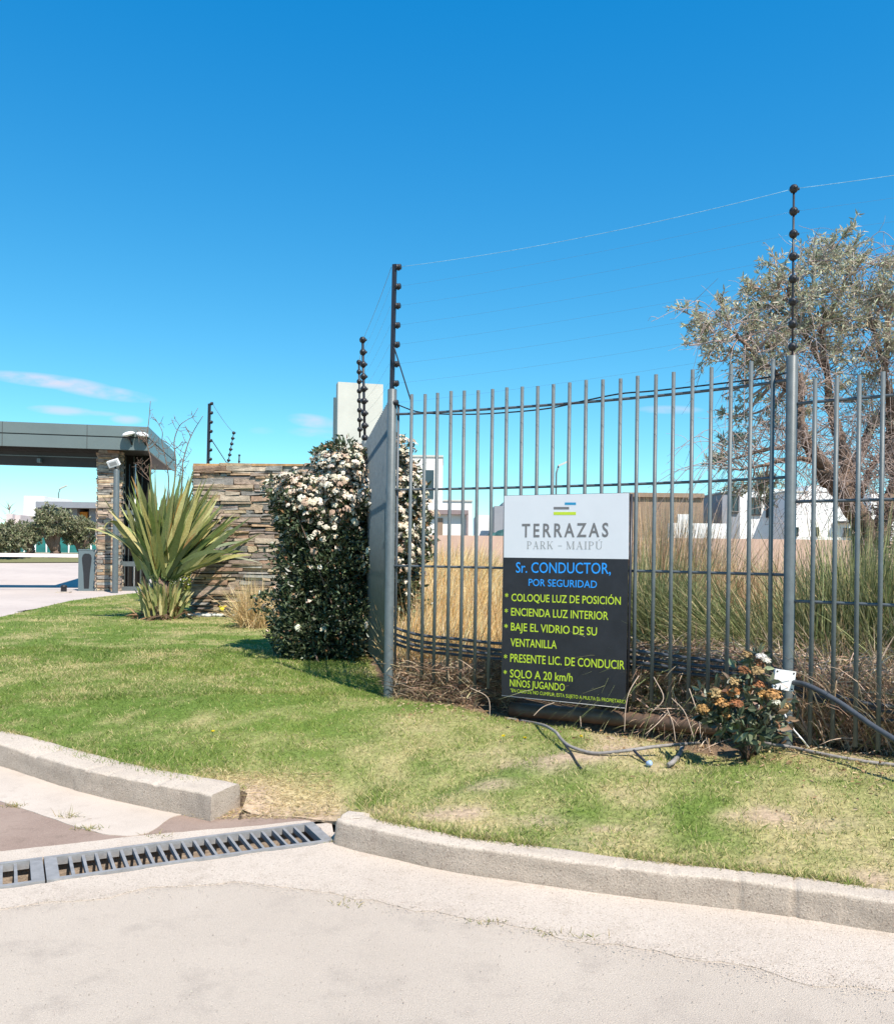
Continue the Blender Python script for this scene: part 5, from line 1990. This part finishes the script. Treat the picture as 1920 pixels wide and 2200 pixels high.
# ------------------------------------------------------------------ olive trees
def tree(name, label, limbs, clusters, leaf, nleaf, cols, pcol, group=None, twig_n=9, bare=0, base=None, leafw=.22, twig_r=.004, droop_bare=False, leafmat='foliage'):
    """limbs: list of (points, r0, r1); clusters: (centre, radius, weight)"""
    t = thing(name, base if base is not None else limbs[0][0][0], label, 'tree', group)
    b = MB()
    LP = []
    for (pts, r0, r1) in limbs:
        L2 = smooth_line(pts, 6)
        L2 += R.normal(size=L2.shape) * r0 * .12
        rr = np.linspace(r0, r1, len(L2)) * R.uniform(.9, 1.12, len(L2))
        b.tube(L2, rr, 12)
        LP.append(np.hstack([L2, rr[:, None]]))
    LP = np.concatenate(LP)
    b.build('trunk', M['bark'], t)
    tb = MB()
    lp, ld_ = [], []
    for (c, r, wt) in clusters:
        c = np.asarray(c, float)
        dd = np.linalg.norm(LP[:, :3] - c, axis=1) + (LP[:, 2] > c[2] + .3) * 1.0
        k = np.argmin(dd)
        s = LP[k, :3]
        mid = (s + c) / 2 + R.normal(size=3) * .10 * np.linalg.norm(c - s) + np.array((0, 0, -.05))
        br = smooth_line([s, mid, c], 5)
        r0 = min(LP[k, 3] * .6, .012 + .010 * np.linalg.norm(c - s) + twig_r)
        tb.tube(br, np.linspace(r0, twig_r * 1.6, len(br)), 6)
        outw = unit((c - s)[None])[0]
        for j in range(int(twig_n * wt) + 1):
            q0 = br[R.integers(len(br) // 2, len(br))]
            dv = unit((outw * .55 + R.normal(size=3) * .75 + np.array((0, 0, .35)))[None])[0] * r * R.uniform(.6, 1.35)
            tw_ = smooth_line([q0, q0 + dv * .5 + R.normal(size=3) * .05 * r, q0 + dv + np.array((0, 0, -.04 * r))], 4)
            tb.tube(tw_, np.linspace(twig_r, twig_r * .5, len(tw_)), 4, False)
            m = int(nleaf * R.uniform(.5, 1.3))
            u = R.uniform(.15, 1.0, m) * (len(tw_) - 1.001)
            i = u.astype(int)
            f = (u - i)[:, None]
            lp.append(tw_[i] * (1 - f) + tw_[i + 1] * f)
            ld_.append(unit(unit(dv[None]) * .7 + rsph(m) * .9))
    for j in range(bare):
        k = R.integers(len(LP) // 5, len(LP))
        s = LP[k, :3]
        dv = unit((R.normal(size=3) * np.array((1, .7, .6)) + np.array((-.15, -.3, .1)))[None])[0] * R.uniform(.4, 1.1)
        e = s + dv + np.array((0, 0, -.45 * R.uniform(0, 1.0)))
        tw_ = smooth_line([s, s + dv * .55 + np.array((0, 0, .12)), e], 5)
        tb.tube(tw_, np.linspace(twig_r * 1.2, twig_r * .4, len(tw_)), 4, False, )
        for _ in range(4):
            q = tw_[R.integers(3, len(tw_))]
            q2 = q + R.normal(size=3) * .18 + np.array((0, 0, -.10))
            tb.tube(smooth_line([q, (q + q2) / 2 + R.normal(size=3) * .03, q2], 3), np.linspace(twig_r * .6, twig_r * .3, 7), 3, False)
    tb.build('branches', M['twig'], t)
    P, D = np.concatenate(lp), np.concatenate(ld_)
    leaf_mesh('crown', P, D, R.uniform(.7, 1.2, len(P)) * leaf, R.uniform(.8, 1.2, len(P)) * leaf * leafw, pick(cols, len(P), .22, pcol), M[leafmat], t, fold=.1)
    return t


M['twig'] = mat('grey_twig', (.36, .28, .25), .9, .35, 14)
OL = [(.36, .36, .24), (.48, .47, .34), (.54, .53, .39), (.20, .22, .13), (.52, .44, .29)]
A = lambda x, y, d: at(x, y, d)
limbs = [
    ([(4.95, 10.4, .1), (4.93, 10.4, .8), A(1858, 1170, 10.2), A(1838, 1100, 10.1), A(1800, 1050, 10.0), A(1762, 1005, 9.9)], .14, .105),
    ([A(1800, 1050, 10.0), A(1770, 1000, 9.9), A(1738, 960, 9.8), A(1716, 900, 9.8), A(1722, 860, 9.8), A(1716, 800, 9.9)], .095, .03),
    ([A(1815, 1060, 10.05), A(1815, 1000, 10.1), A(1800, 930, 10.2), A(1782, 870, 10.3), A(1776, 790, 10.4), A(1760, 700, 10.5)], .09, .02),
    ([A(1822, 1075, 10.1), A(1838, 1000, 10.3), A(1870, 920, 10.5), A(1905, 880, 10.6), A(1930, 840, 10.7)], .07, .04),
    ([A(1880, 1165, 10.5), A(1905, 1100, 10.6), A(1925, 1030, 10.6), A(1905, 970, 10.5), A(1918, 900, 10.4), A(1900, 800, 10.3), A(1905, 690, 10.2)], .12, .03),
    ([A(1845, 1075, 10.2), A(1868, 1010, 10.2), A(1890, 985, 10.2), A(1930, 980, 10.1)], .035, .02),
    ([A(1760, 990, 9.9), A(1700, 985, 9.7), A(1640, 1000, 9.6), A(1590, 1010, 9.5)], .035, .010),
    ([A(1716, 960, 9.8), A(1650, 965, 9.6), A(1580, 985, 9.5)], .030, .010),
    ([A(1722, 870, 9.8), A(1660, 800, 9.7), A(1600, 740, 9.7), A(1560, 700, 9.7)], .045, .010),
    ([A(1776, 800, 10.4), A(1720, 700, 10.3), A(1690, 620, 10.2)], .04, .012),
    ([A(1760, 720, 10.5), A(1800, 640, 10.6), A(1830, 560, 10.6)], .035, .012),
    ([A(1902, 800, 10.3), A(1880, 720, 10.5), A(1860, 640, 10.6)], .035, .012)]
cl = []
spray = [(1465, 668, .16, 2), (1490, 685, .2, 2), (1520, 700, .22, 3), (1545, 640, .16, 2), (1560, 665, .22, 3), (1600, 612, .18, 3), (1630, 640, .2, 2), (1665, 560, .2, 3), (1680, 600, .24, 4), (1740, 545, .22, 4), (1755, 580, .26, 4), (1765, 530, .2, 3), (1820, 500, .18, 3),
         (1832, 530, .2, 3), (1845, 570, .22, 3), (1800, 560, .26, 4), (1900, 575, .24, 3), (1915, 600, .3, 4), (1950, 560, .3, 4), (1500, 735, .2, 2), (1480, 742, .12, 1), (1540, 755, .2, 2), (1575, 725, .26, 3), (1510, 770, .12, 1),
         (1620, 690, .28, 5), (1660, 660, .28, 5), (1700, 640, .28, 5), (1740, 640, .3, 5), (1790, 620, .3, 5), (1840, 630, .3, 5), (1880, 640, .3, 5), (1930, 650, .3, 5), (1610, 750, .26, 4), (1650, 730, .28, 5), (1690, 710, .28, 5), (1730, 690, .3, 5), (1780, 690, .3, 5),
         (1820, 690, .3, 5), (1870, 700, .3, 5), (1910, 720, .3, 4), (1590, 790, .22, 3), (1640, 790, .22, 3), (1700, 770, .24, 3), (1760, 750, .26, 3), (1800, 750, .26, 4), (1730, 830, .2, 3), (1725, 880, .16, 4), (1718, 930, .14, 3), (1660, 850, .2, 2), (1640, 905, .18, 2), (1600, 935, .18, 2), (1560, 955, .16, 2), (1850, 860, .2, 2), (1800, 835, .2, 2), (1890, 900, .18, 2), (1680, 820, .2, 3), (1850, 760, .26, 3), (1550, 850, .10, 1),
         (1535, 880, .12, 1), (1560, 900, .10, 1), (1525, 1000, .16, 2), (1545, 980, .14, 2), (1620, 1050, .2, 3), (1580, 1060, .18, 2), (1650, 1060, .18, 3), (1600, 860, .12, 1), (1960, 700, .3, 4), (1990, 640, .3, 4), (2010, 750, .3, 4), (1960, 800, .25, 3), (1880, 800, .2, 2)]
for (px, py, r, wt) in spray:
    cl.append((at(px, py, 10.1 + R.normal(0, .45) * (1 if py < 820 else .3)), r, wt * .9))
ol = tree('olive_tree', 'grey-green olive tree with thick dark trunk rising behind the right fence panels', limbs, cl, .076, 17, OL, [.27, .28, .22, .13, .10], None, 6.5, 520, (4.95, 10.4, .3), .20, .0048)
# brushy growth round the olive's foot
P = np.array([at(R.uniform(1842, 1990), R.uniform(1085, 1270), 10.7 + R.normal(0, .2)) for _ in range(1500)])
tag(leaf_mesh('undergrowth', P, rsph(len(P)), .07, .02, pick([(.09, .07, .055), (.15, .11, .09), (.06, .05, .04), (.11, .12, .06)], len(P)), M['straw'], None), 'dark twiggy undergrowth at the foot of the olive trunk', 'undergrowth', kind='stuff')

# far olives seen through the gate
OLf = [(.22, .235, .13), (.28, .28, .165), (.36, .35, .22), (.15, .16, .085)]
for k, (px, py, w_, h_, d, lab) in enumerate(((112, 1110, 42, 40, 48, 'widest far olive tree, in front of the grey house seen through the gate'), (176, 1132, 36, 34, 49, 'far olive tree partly hidden by the gate pillar'), (22, 1140, 34, 38, 47, 'far olive tree left of the white block seen through the gate'),
                                        (-40, 1140, 40, 36, 47, 'far olive tree at the left edge of the picture'), (60, 1138, 26, 26, 52, 'smallest far olive tree, between the two bigger crowns'))):
    c = at(px, py + h_ * .45, d)
    sx, sz = w_ / F * d, h_ / F * d
    g0_ = np.array((c[0] + R.normal(0, .2), d, 1.2))
    lim = [([g0_, g0_ + np.array((.1, 0, .4)), (c[0] - sx * .1, d, c[2] - sz * .3)], .26, .17)]
    for s_ in (-1, 0, 1):
        lim.append(([g0_ + np.array((.05 * s_, 0, .3)), (c[0] + s_ * sx * .4, d - .2, c[2] - sz * .25), (c[0] + s_ * sx * .65, d, c[2] + sz * .2)], .2, .05))
    cl2 = []
    for j in range(60):
        v = rsph(1)[0] * R.uniform(.35, 1.0)
        v[2] = v[2] * .85 if v[2] > 0 else v[2] * .55
        cl2.append((np.array((c[0], d, c[2])) + v * np.array((sx, sx * .9, sz)), .42, 1))
    tree('olive_tree', lab, lim, cl2, .19, 26, OLf, [.3, .3, .2, .2], 'olive trees behind the gate', 5, 0, g0_, .4, .012)
# thin bare trees far away
bt = thing('bare_tree', at(20, 1187, 90) * np.array((1, 1, 0)) + np.array((0, 0, .3)), 'thin leafless tree above the houses at the far left', 'tree')
m2 = MB()
q = at(20, 1084, 90)
m2.tube([(q[0], 90, .3), (q[0], 90, q[2])], [.12, .03], 6)
for j in range(26):
    z = R.uniform(.45, .95) * q[2]
    e = np.array((q[0] + R.normal(0, .7), 90 + R.normal(0, .5), z + R.uniform(.4, 1.2)))
    m2.tube([(q[0], 90, z), e], [.035, .015], 4)
m2.build('branches', M['twig'], bt)

# ------------------------------------------------------------------ wild growth behind the fence
RUSH = [(.16, .195, .085), (.26, .29, .13), (.115, .15, .065), (.40, .39, .20), (.56, .46, .27)]
M['rush'] = vmat('rush_blades', .5, .2)


def clump(px, d, n, hmin, hmax, spread, lean, droop, cols, pc, label, wd=.0135, rad_=.16, zb=.25, group='reed clumps behind the fence', name='reed_clump'):
    c = at(px, 1187, d)
    az = R.uniform(0, 2 * np.pi, n)
    r = np.abs(R.normal(0, rad_, n))
    P = np.stack([c[0] + r * np.cos(az), d + r * np.sin(az), np.full(n, zb) + R.uniform(0, .06, n)], 1)
    tl = np.abs(R.normal(0, spread, n))
    az2 = az + R.normal(0, .7, n)
    D = np.stack([np.sin(tl) * np.cos(az2) + lean[0], np.sin(tl) * np.sin(az2) + lean[1], np.cos(tl)], 1)
    C = pick(cols, n, .2, pc)
    o = blade_mesh(name, P, D, R.uniform(hmin, hmax, n), R.uniform(.6, 1.3, n) * wd, C, M['rush'], None, R.uniform(.3, 1.2, n) * droop, 7, C * .95 + np.array((.03, .02, .01)))
    return tag(o, label, 'reeds', group)


clump(1385, 8.6, 2600, 1.0, 2.1, .33, (.02, -.05), .45, RUSH, [.34, .26, .20, .12, .08], 'green reed clump immediately right of the notice board')
clump(1470, 8.2, 3000, .9, 1.95, .50, (-.30, -.15), .62, RUSH, [.38, .28, .24, .07, .03], 'low dark green reed clump in the middle of the bars right of the board')
clump(1560, 8.3, 3200, .9, 2.0, .52, (-.55, -.15), .62, RUSH, [.30, .26, .18, .15, .11], 'arching green reed clump leaning left before the white houses')
clump(1650, 7.9, 3000, .9, 1.9, .52, (-.60, -.15), .62, RUSH, [.30, .26, .16, .16, .12], 'arching reed clump leaning left, directly behind the thick post')
clump(1768, 7.8, 2300, .8, 1.85, .32, (.05, -.05), .40, RUSH, [.28, .24, .14, .20, .14], 'pale reed clump between the first two bars right of the thick post')
clump(1850, 7.7, 2600, 1.0, 2.25, .26, (.03, -.03), .35, RUSH, [.30, .25, .16, .16, .13], 'tall upright green reed clump in front of the olive trunk')
clump(1935, 7.5, 2600, 1.0, 2.1, .30, (.02, -.04), .4, RUSH, [.30, .25, .16, .16, .13], 'green reed clump at the right edge of the picture')
clump(2060, 7.2, 1800, .9, 1.9, .30, (.02, -.04), .4, RUSH, [.30, .25, .16, .16, .13], 'green reed clump beyond the right edge of the picture')
# tall dry plumed grass
DRYG = [(.52, .36, .21), (.62, .46, .27), (.42, .27, .16), (.70, .55, .35)]
clump(1425, 10.2, 2300, 1.2, 2.35, .28, (.04, 0), .12, DRYG, None, 'tall dry brown grass standing behind the green reeds by the board', .012, .30)
clump(1530, 10.0, 1500, 1.0, 1.85, .36, (.06, 0), .2, DRYG, None, 'dry straw grass before the grey house block', .012, .34)
clump(1650, 9.6, 1800, 1.0, 1.9, .38, (.05, 0), .25, DRYG, None, 'dry straw grass behind the thick post', .012, .34)
clump(1735, 9.0, 500, .8, 1.55, .40, (.1, 0), .25, DRYG, None, 'orange dry grass right of the thick post', .011, .25)
# golden dry grass left of the board
GOLD = [(.80, .58, .27), (.86, .68, .37), (.70, .47, .20), (.88, .74, .46), (.60, .36, .14)]
P, D, Ln = [], [], []
for (n, d0, d1_, xa, xb, h0, h1_) in ((11000, 8.5, 10.5, 846, 1100, .5, 1.05), (11000, 10.5, 15, 850, 1100, .8, 1.4), (9000, 15, 24, 870, 1020, 1.2, 2.1), (5000, 15, 24, 1000, 1100, 1.0, 1.75), (2500, 10, 14, 1085, 1400, .6, 1.0), (9000, 11, 22, 1360, 1990, .9, 1.6)):
    d = R.uniform(d0, d1_, n)
    x = (R.uniform(xa, xb, n) - CX) / F * d
    P.append(np.stack([x, d, np.full(n, .27)], 1))
    v = np.stack([R.normal(.22, .28, n), R.normal(-.12, .25, n), np.ones(n)], 1)
    D.append(v)
    Ln.append(R.uniform(h0, h1_, n))
P, D, Ln = np.concatenate(P), np.concatenate(D), np.concatenate(Ln)
C = pick(GOLD, len(P), .18)
o = blade_mesh('dry_grass', P, D, Ln, R.uniform(.008, .015, len(P)) * np.clip(P[:, 1] / 10, 1, 2), C, M['straw'], None, R.uniform(.1, .65, len(P)), 5)
tag(o, 'golden dry grass filling the field behind the fence bars', 'dry grass', kind='stuff')
# rusty dead thatch under the reeds and along the fence foot
THA = [(.50, .36, .26), (.62, .46, .34), (.34, .22, .15), (.72, .58, .44), (.44, .28, .18), (.26, .24, .10)]
P, D, Ln = [], [], []
for (n, xa, xb, do0, do1, z0, z1, up_, lk) in ((4200, 1372, 1712, .25, .75, .60, .90, .25, 1), (1200, 1372, 1712, .25, 1.0, .2, .55, .3, 1), (2500, 1712, 2250, .15, .7, .15, .9, 1.1, 1), (4200, 1712, 2250, .15, .9, .2, .5, 2.6, 2.6), (1500, 1420, 1712, .35, .8, .25, .5, 2.2, 1.4), (1100, 1385, 1560, .12, .4, .2, .45, .4, 1)):
    px = R.uniform(xa, xb, n)
    dd = np.array([fence_d(min(p, 1696)) if p < 1712 else d2(p) for p in px]) + R.uniform(do0, do1, n)
    z = z0 + (z1 - z0) * R.uniform(0, 1, n) ** 1.2
    P.append(np.stack([(px - CX) / F * dd, dd, z], 1))
    v = rsph(n)
    v[:, 2] = v[:, 2] * .5 + up_ * .5
    D.append(v)
    Ln.append(R.uniform(.14, .42, n) * lk)
P, D, Ln = np.concatenate(P), np.concatenate(D), np.concatenate(Ln)
o = blade_mesh('dead_reeds', P, D, Ln, R.uniform(.005, .012, len(P)), pick(THA, len(P), .22), M['straw'], None, R.uniform(.1, .5, len(P)), 4)
tag(o, 'rusty dead reed thatch tangled under the green reeds', 'dead reeds', kind='stuff')
# brown thicket along the fence foot at left
P, D, Ln = [], [], []
for (n, xa, xb, z0, z1, do) in ((4200, 846, 1100, .22, .62, .35), (900, 1040, 1100, .3, .75, .3)):
    px = R.uniform(xa, xb, n)
    dd = fence_d(px) + np.where(px > 1025, R.uniform(.22, .5, n), R.uniform(-.05, do, n))
    P.append(np.stack([(px - CX) / F * dd, dd, z0 + (z1 - z0) * R.uniform(0, 1, n) ** 1.6], 1))
    v = rsph(n)
    v[:, 2] = v[:, 2] * .4 + .45
    D.append(v)
    Ln.append(R.uniform(.10, .28, n))
P, D, Ln = np.concatenate(P), np.concatenate(D), np.concatenate(Ln)
o = blade_mesh('dry_brush', P, D, Ln, R.uniform(.004, .010, len(P)), pick([(.30, .20, .13), (.44, .31, .21), (.18, .11, .08), (.56, .43, .28)], len(P), .25), M['straw'], None, R.uniform(0, .4, len(P)), 3)
tag(o, 'brown dry brush along the foot of the fence left of the board', 'dry brush', kind='stuff')
# a few pale straggling stalks over the pipe
m2 = MB()
for pts in ([(1372, 1452), (1352, 1485), (1344, 1520), (1341, 1572)], [(1435, 1530), (1412, 1555), (1385, 1578)], [(1432, 1522), (1445, 1555), (1451, 1595)], [(1190, 1510), (1165, 1520), (1146, 1538)], [(1442, 1500), (1470, 1530), (1490, 1585)], [(1010, 1478), (1048, 1500), (1052, 1545)], [(1246, 1540), (1248, 1562)], [(1404, 1455), (1425, 1500), (1400, 1530)], [(1480, 1480), (1500, 1540), (1505, 1590)]):
    L2 = smooth_line([at(x, y, min(fence_d(x) - .14 - .12 * i, 7.6)) for i, (x, y) in enumerate(pts)], 5)
    m2.tube(L2, np.linspace(.0045, .0025, len(L2)), 5)
M['stalk'] = mat('pale_stalk', (.38, .29, .22), .8, .2, 20)
tag(m2.build('dry_stalks', M['stalk'], None), 'pale broken stalks hanging over the brown pipe', 'stalks', kind='stuff')

# dandelions and small weeds
M['stem'] = mat('green_stem', (.12, .19, .05), .6)
for (px, py, lab) in ((1126, 1601, 'yellow dandelion in the lawn nearest the grey hose stub'), (1080, 1597, 'small yellow dandelion left of the bigger ones below the board'), (1247, 1598, 'yellow dandelion inside the loop of the grey hose'), (456, 1586, 'small yellow dandelion alone in the middle of the lawn')):
    q = drop(px, py, 0)
    t = thing('dandelion', q, lab, 'flower', 'dandelions in the lawn')
    m2 = MB()
    m2.tube([q, q + np.array((.004, 0, .05))], .0022, 5)
    m2.build('stalk', M['stem'], t)
    n = 26
    c0_ = q + np.array((.004, 0, .05))
    az = R.uniform(0, 2 * np.pi, n)
    dv = np.stack([np.cos(az), np.sin(az), R.uniform(.1, 1.2, n)], 1)
    leaf_mesh('bloom', np.repeat(c0_[None], n, 0), dv, .017, .006, np.full((n, 3), .5) * 0 + np.array((.85, .66, .01)), M['petal'], t)
WE = []
for (px, py, n, h) in ((1170, 2010, 26, .035), (1265, 2016, 16, .04), (340, 1800, 50, .05), (190, 1785, 50, .05), (30, 1735, 60, .05), (740, 1945, 30, .03), (1045, 1985, 30, .03), (730, 1812, 50, .05), (160, 1760, 30, .09), (420, 1752, 60, .05), (455, 1752, 60, .06)):
    q = gp(px, py, 0)
    WE.append((q + np.array((0, 0, .004)), n, h))
P = np.concatenate([q + np.stack([R.normal(0, .045, n), R.normal(0, .02, n), np.zeros(n)], 1) for q, n, h in WE])
Ln = np.concatenate([R.uniform(.4, 1.2, n) * h for q, n, h in WE])
D = rsph(len(P))
D[:, 2] = np.abs(D[:, 2]) + .4
tag(blade_mesh('weeds', P, D, Ln, .004, pick([(.18, .2, .05), (.40, .31, .14), (.25, .22, .08)], len(P)), M['grass'], None, .2, 2), 'small weeds in the gutter joints', 'weeds', kind='stuff')
# straw litter in the gap between the kerbs and grit on the road
n = 2600
u = R.uniform(0, 1, n)
P = np.array([gp(420 + 300 * R.uniform(), 1695 + 60 * R.uniform(), .02) for _ in range(n)])
k = ~in_poly(P[:, 0], P[:, 1], np.vstack([gl(GL0, -.02)[:2], gl(.02, -.02)[:2], gl(.02, GW + .02)[:2], gl(GL0, GW + .02)[:2]]))
P = P[k]
P[:, 2] = np.where(in_poly(P[:, 0], P[:, 1], lawn_poly), lawn_h(P[:, 0], P[:, 1]), .005) + R.uniform(0, .012, len(P))
D = rsph(len(P))
D[:, 2] = D[:, 2] * .25 + .1
tag(blade_mesh('straw', P, D, R.uniform(.02, .06, len(P)), .0035, pick([(.50, .39, .20), (.40, .29, .14), (.58, .47, .27)], len(P)), M['straw'], None, .1, 2), 'loose straw lying between the two kerbs', 'straw', kind='stuff')
# crumbs of concrete and sand along the ragged joint between apron and road
jl = np.array([gp(*p)[:2] for p in ((2150, 2170), (1920, 2133), (1760, 2112), (1585, 2080), (1380, 2043), (1240, 2020), (1108, 1994), (960, 1966), (860, 1951), (760, 1928), (640, 1912), (509, 1900), (373, 1905), (170, 1934), (0, 1955), (-300, 1995))])
JQ, _ = resample(jl, .003)
n = 5200
P = JQ[R.integers(0, len(JQ), n)] + R.normal(0, 1, (n, 2)) * (R.uniform(.01, .11, (n, 1)))
s = R.uniform(.0012, .0042, (n, 1, 1))
az = R.uniform(0, 2 * np.pi, n)
V = np.stack([np.stack([np.cos(az + a), np.sin(az + a)], 1) * R.uniform(.5, 1.2, (n, 1)) for a in (0, 1.7, 3.2, 4.6)], 1) * s + P[:, None]
V = np.concatenate([V, np.full((n, 4, 1), .0056) + R.uniform(0, .0022, (n, 4, 1))], 2)
kk = ~in_poly(P[:, 0], P[:, 1], np.vstack([gl(GL0, -.02)[:2], gl(.02, -.02)[:2], gl(.02, GW + .02)[:2], gl(GL0, GW + .02)[:2]]))
V = V[kk].reshape(-1, 3)
tag(quick_mesh('sand', V, np.arange(len(V)).reshape(-1, 4), np.repeat(pick([(.60, .50, .41), (.54, .46, .38), (.50, .43, .35), (.44, .37, .31)], len(V) // 4, .1), 4, 0), M['straw']), 'sand and crumbs along the joint between pale gutter and road', 'sand', kind='stuff')
# dead leaves blown against the fence foot and over the lawn
n = 900
px = R.uniform(850, 1990, n)
dd = np.array([fence_d(min(p, 1696)) if p < 1712 else d2(p) for p in px]) - np.abs(R.normal(0, .55, n)) + .1
P = np.column_stack([(px - CX) / F * dd, dd])
P = np.column_stack([P, lawn_h(P[:, 0], P[:, 1]) + .006 + R.uniform(0, .02, n)])
D = rsph(n)
D[:, 2] *= .25
tag(leaf_mesh('fallen_leaves', P, D, R.uniform(.015, .05, n), R.uniform(.008, .02, n), pick([(.42, .29, .16), (.30, .19, .10), (.52, .40, .24)], n), M['straw'], None), 'dead leaves scattered on the lawn along the fence', 'dead leaves', kind='stuff')
n = 2600
P = np.array([gp(R.uniform(-50, 1980), 1830 + 420 * R.uniform() ** .8, .004) for _ in range(n)])
kk = ~in_poly(P[:, 0], P[:, 1], np.vstack([gl(GL0, -.05)[:2], gl(.05, -.05)[:2], gl(.05, GW + .3)[:2], gl(GL0, GW + .3)[:2]])) & (near_line(P[:, 0], P[:, 1], off_line(kr, .1))[0] > .14) & ~in_poly(P[:, 0], P[:, 1], lawn_poly)
P = P[kk]
s = R.uniform(.0008, .0022, (len(P), 1)) * R.uniform(.6, 1.6, (len(P), 1))
o4 = np.array([(1, 0, 0), (-.5, .87, 0), (-.5, -.87, 0), (0, 0, 1.0)])
V = (P[:, None] + o4[None] * s[:, None] * R.uniform(.6, 1.4, (len(P), 4, 1))).reshape(-1, 3)
bq = (np.arange(len(P)) * 4)[:, None]
Fq = np.concatenate([bq + np.array([f]) for f in ((0, 1, 3), (1, 2, 3), (2, 0, 3))])
tag(quick_mesh('grit', V, Fq, np.repeat(pick([(.36, .30, .25), (.55, .48, .41), (.26, .21, .17)], len(P)), 4, 0), M['straw']), 'loose grit scattered on the road', 'grit', kind='stuff')
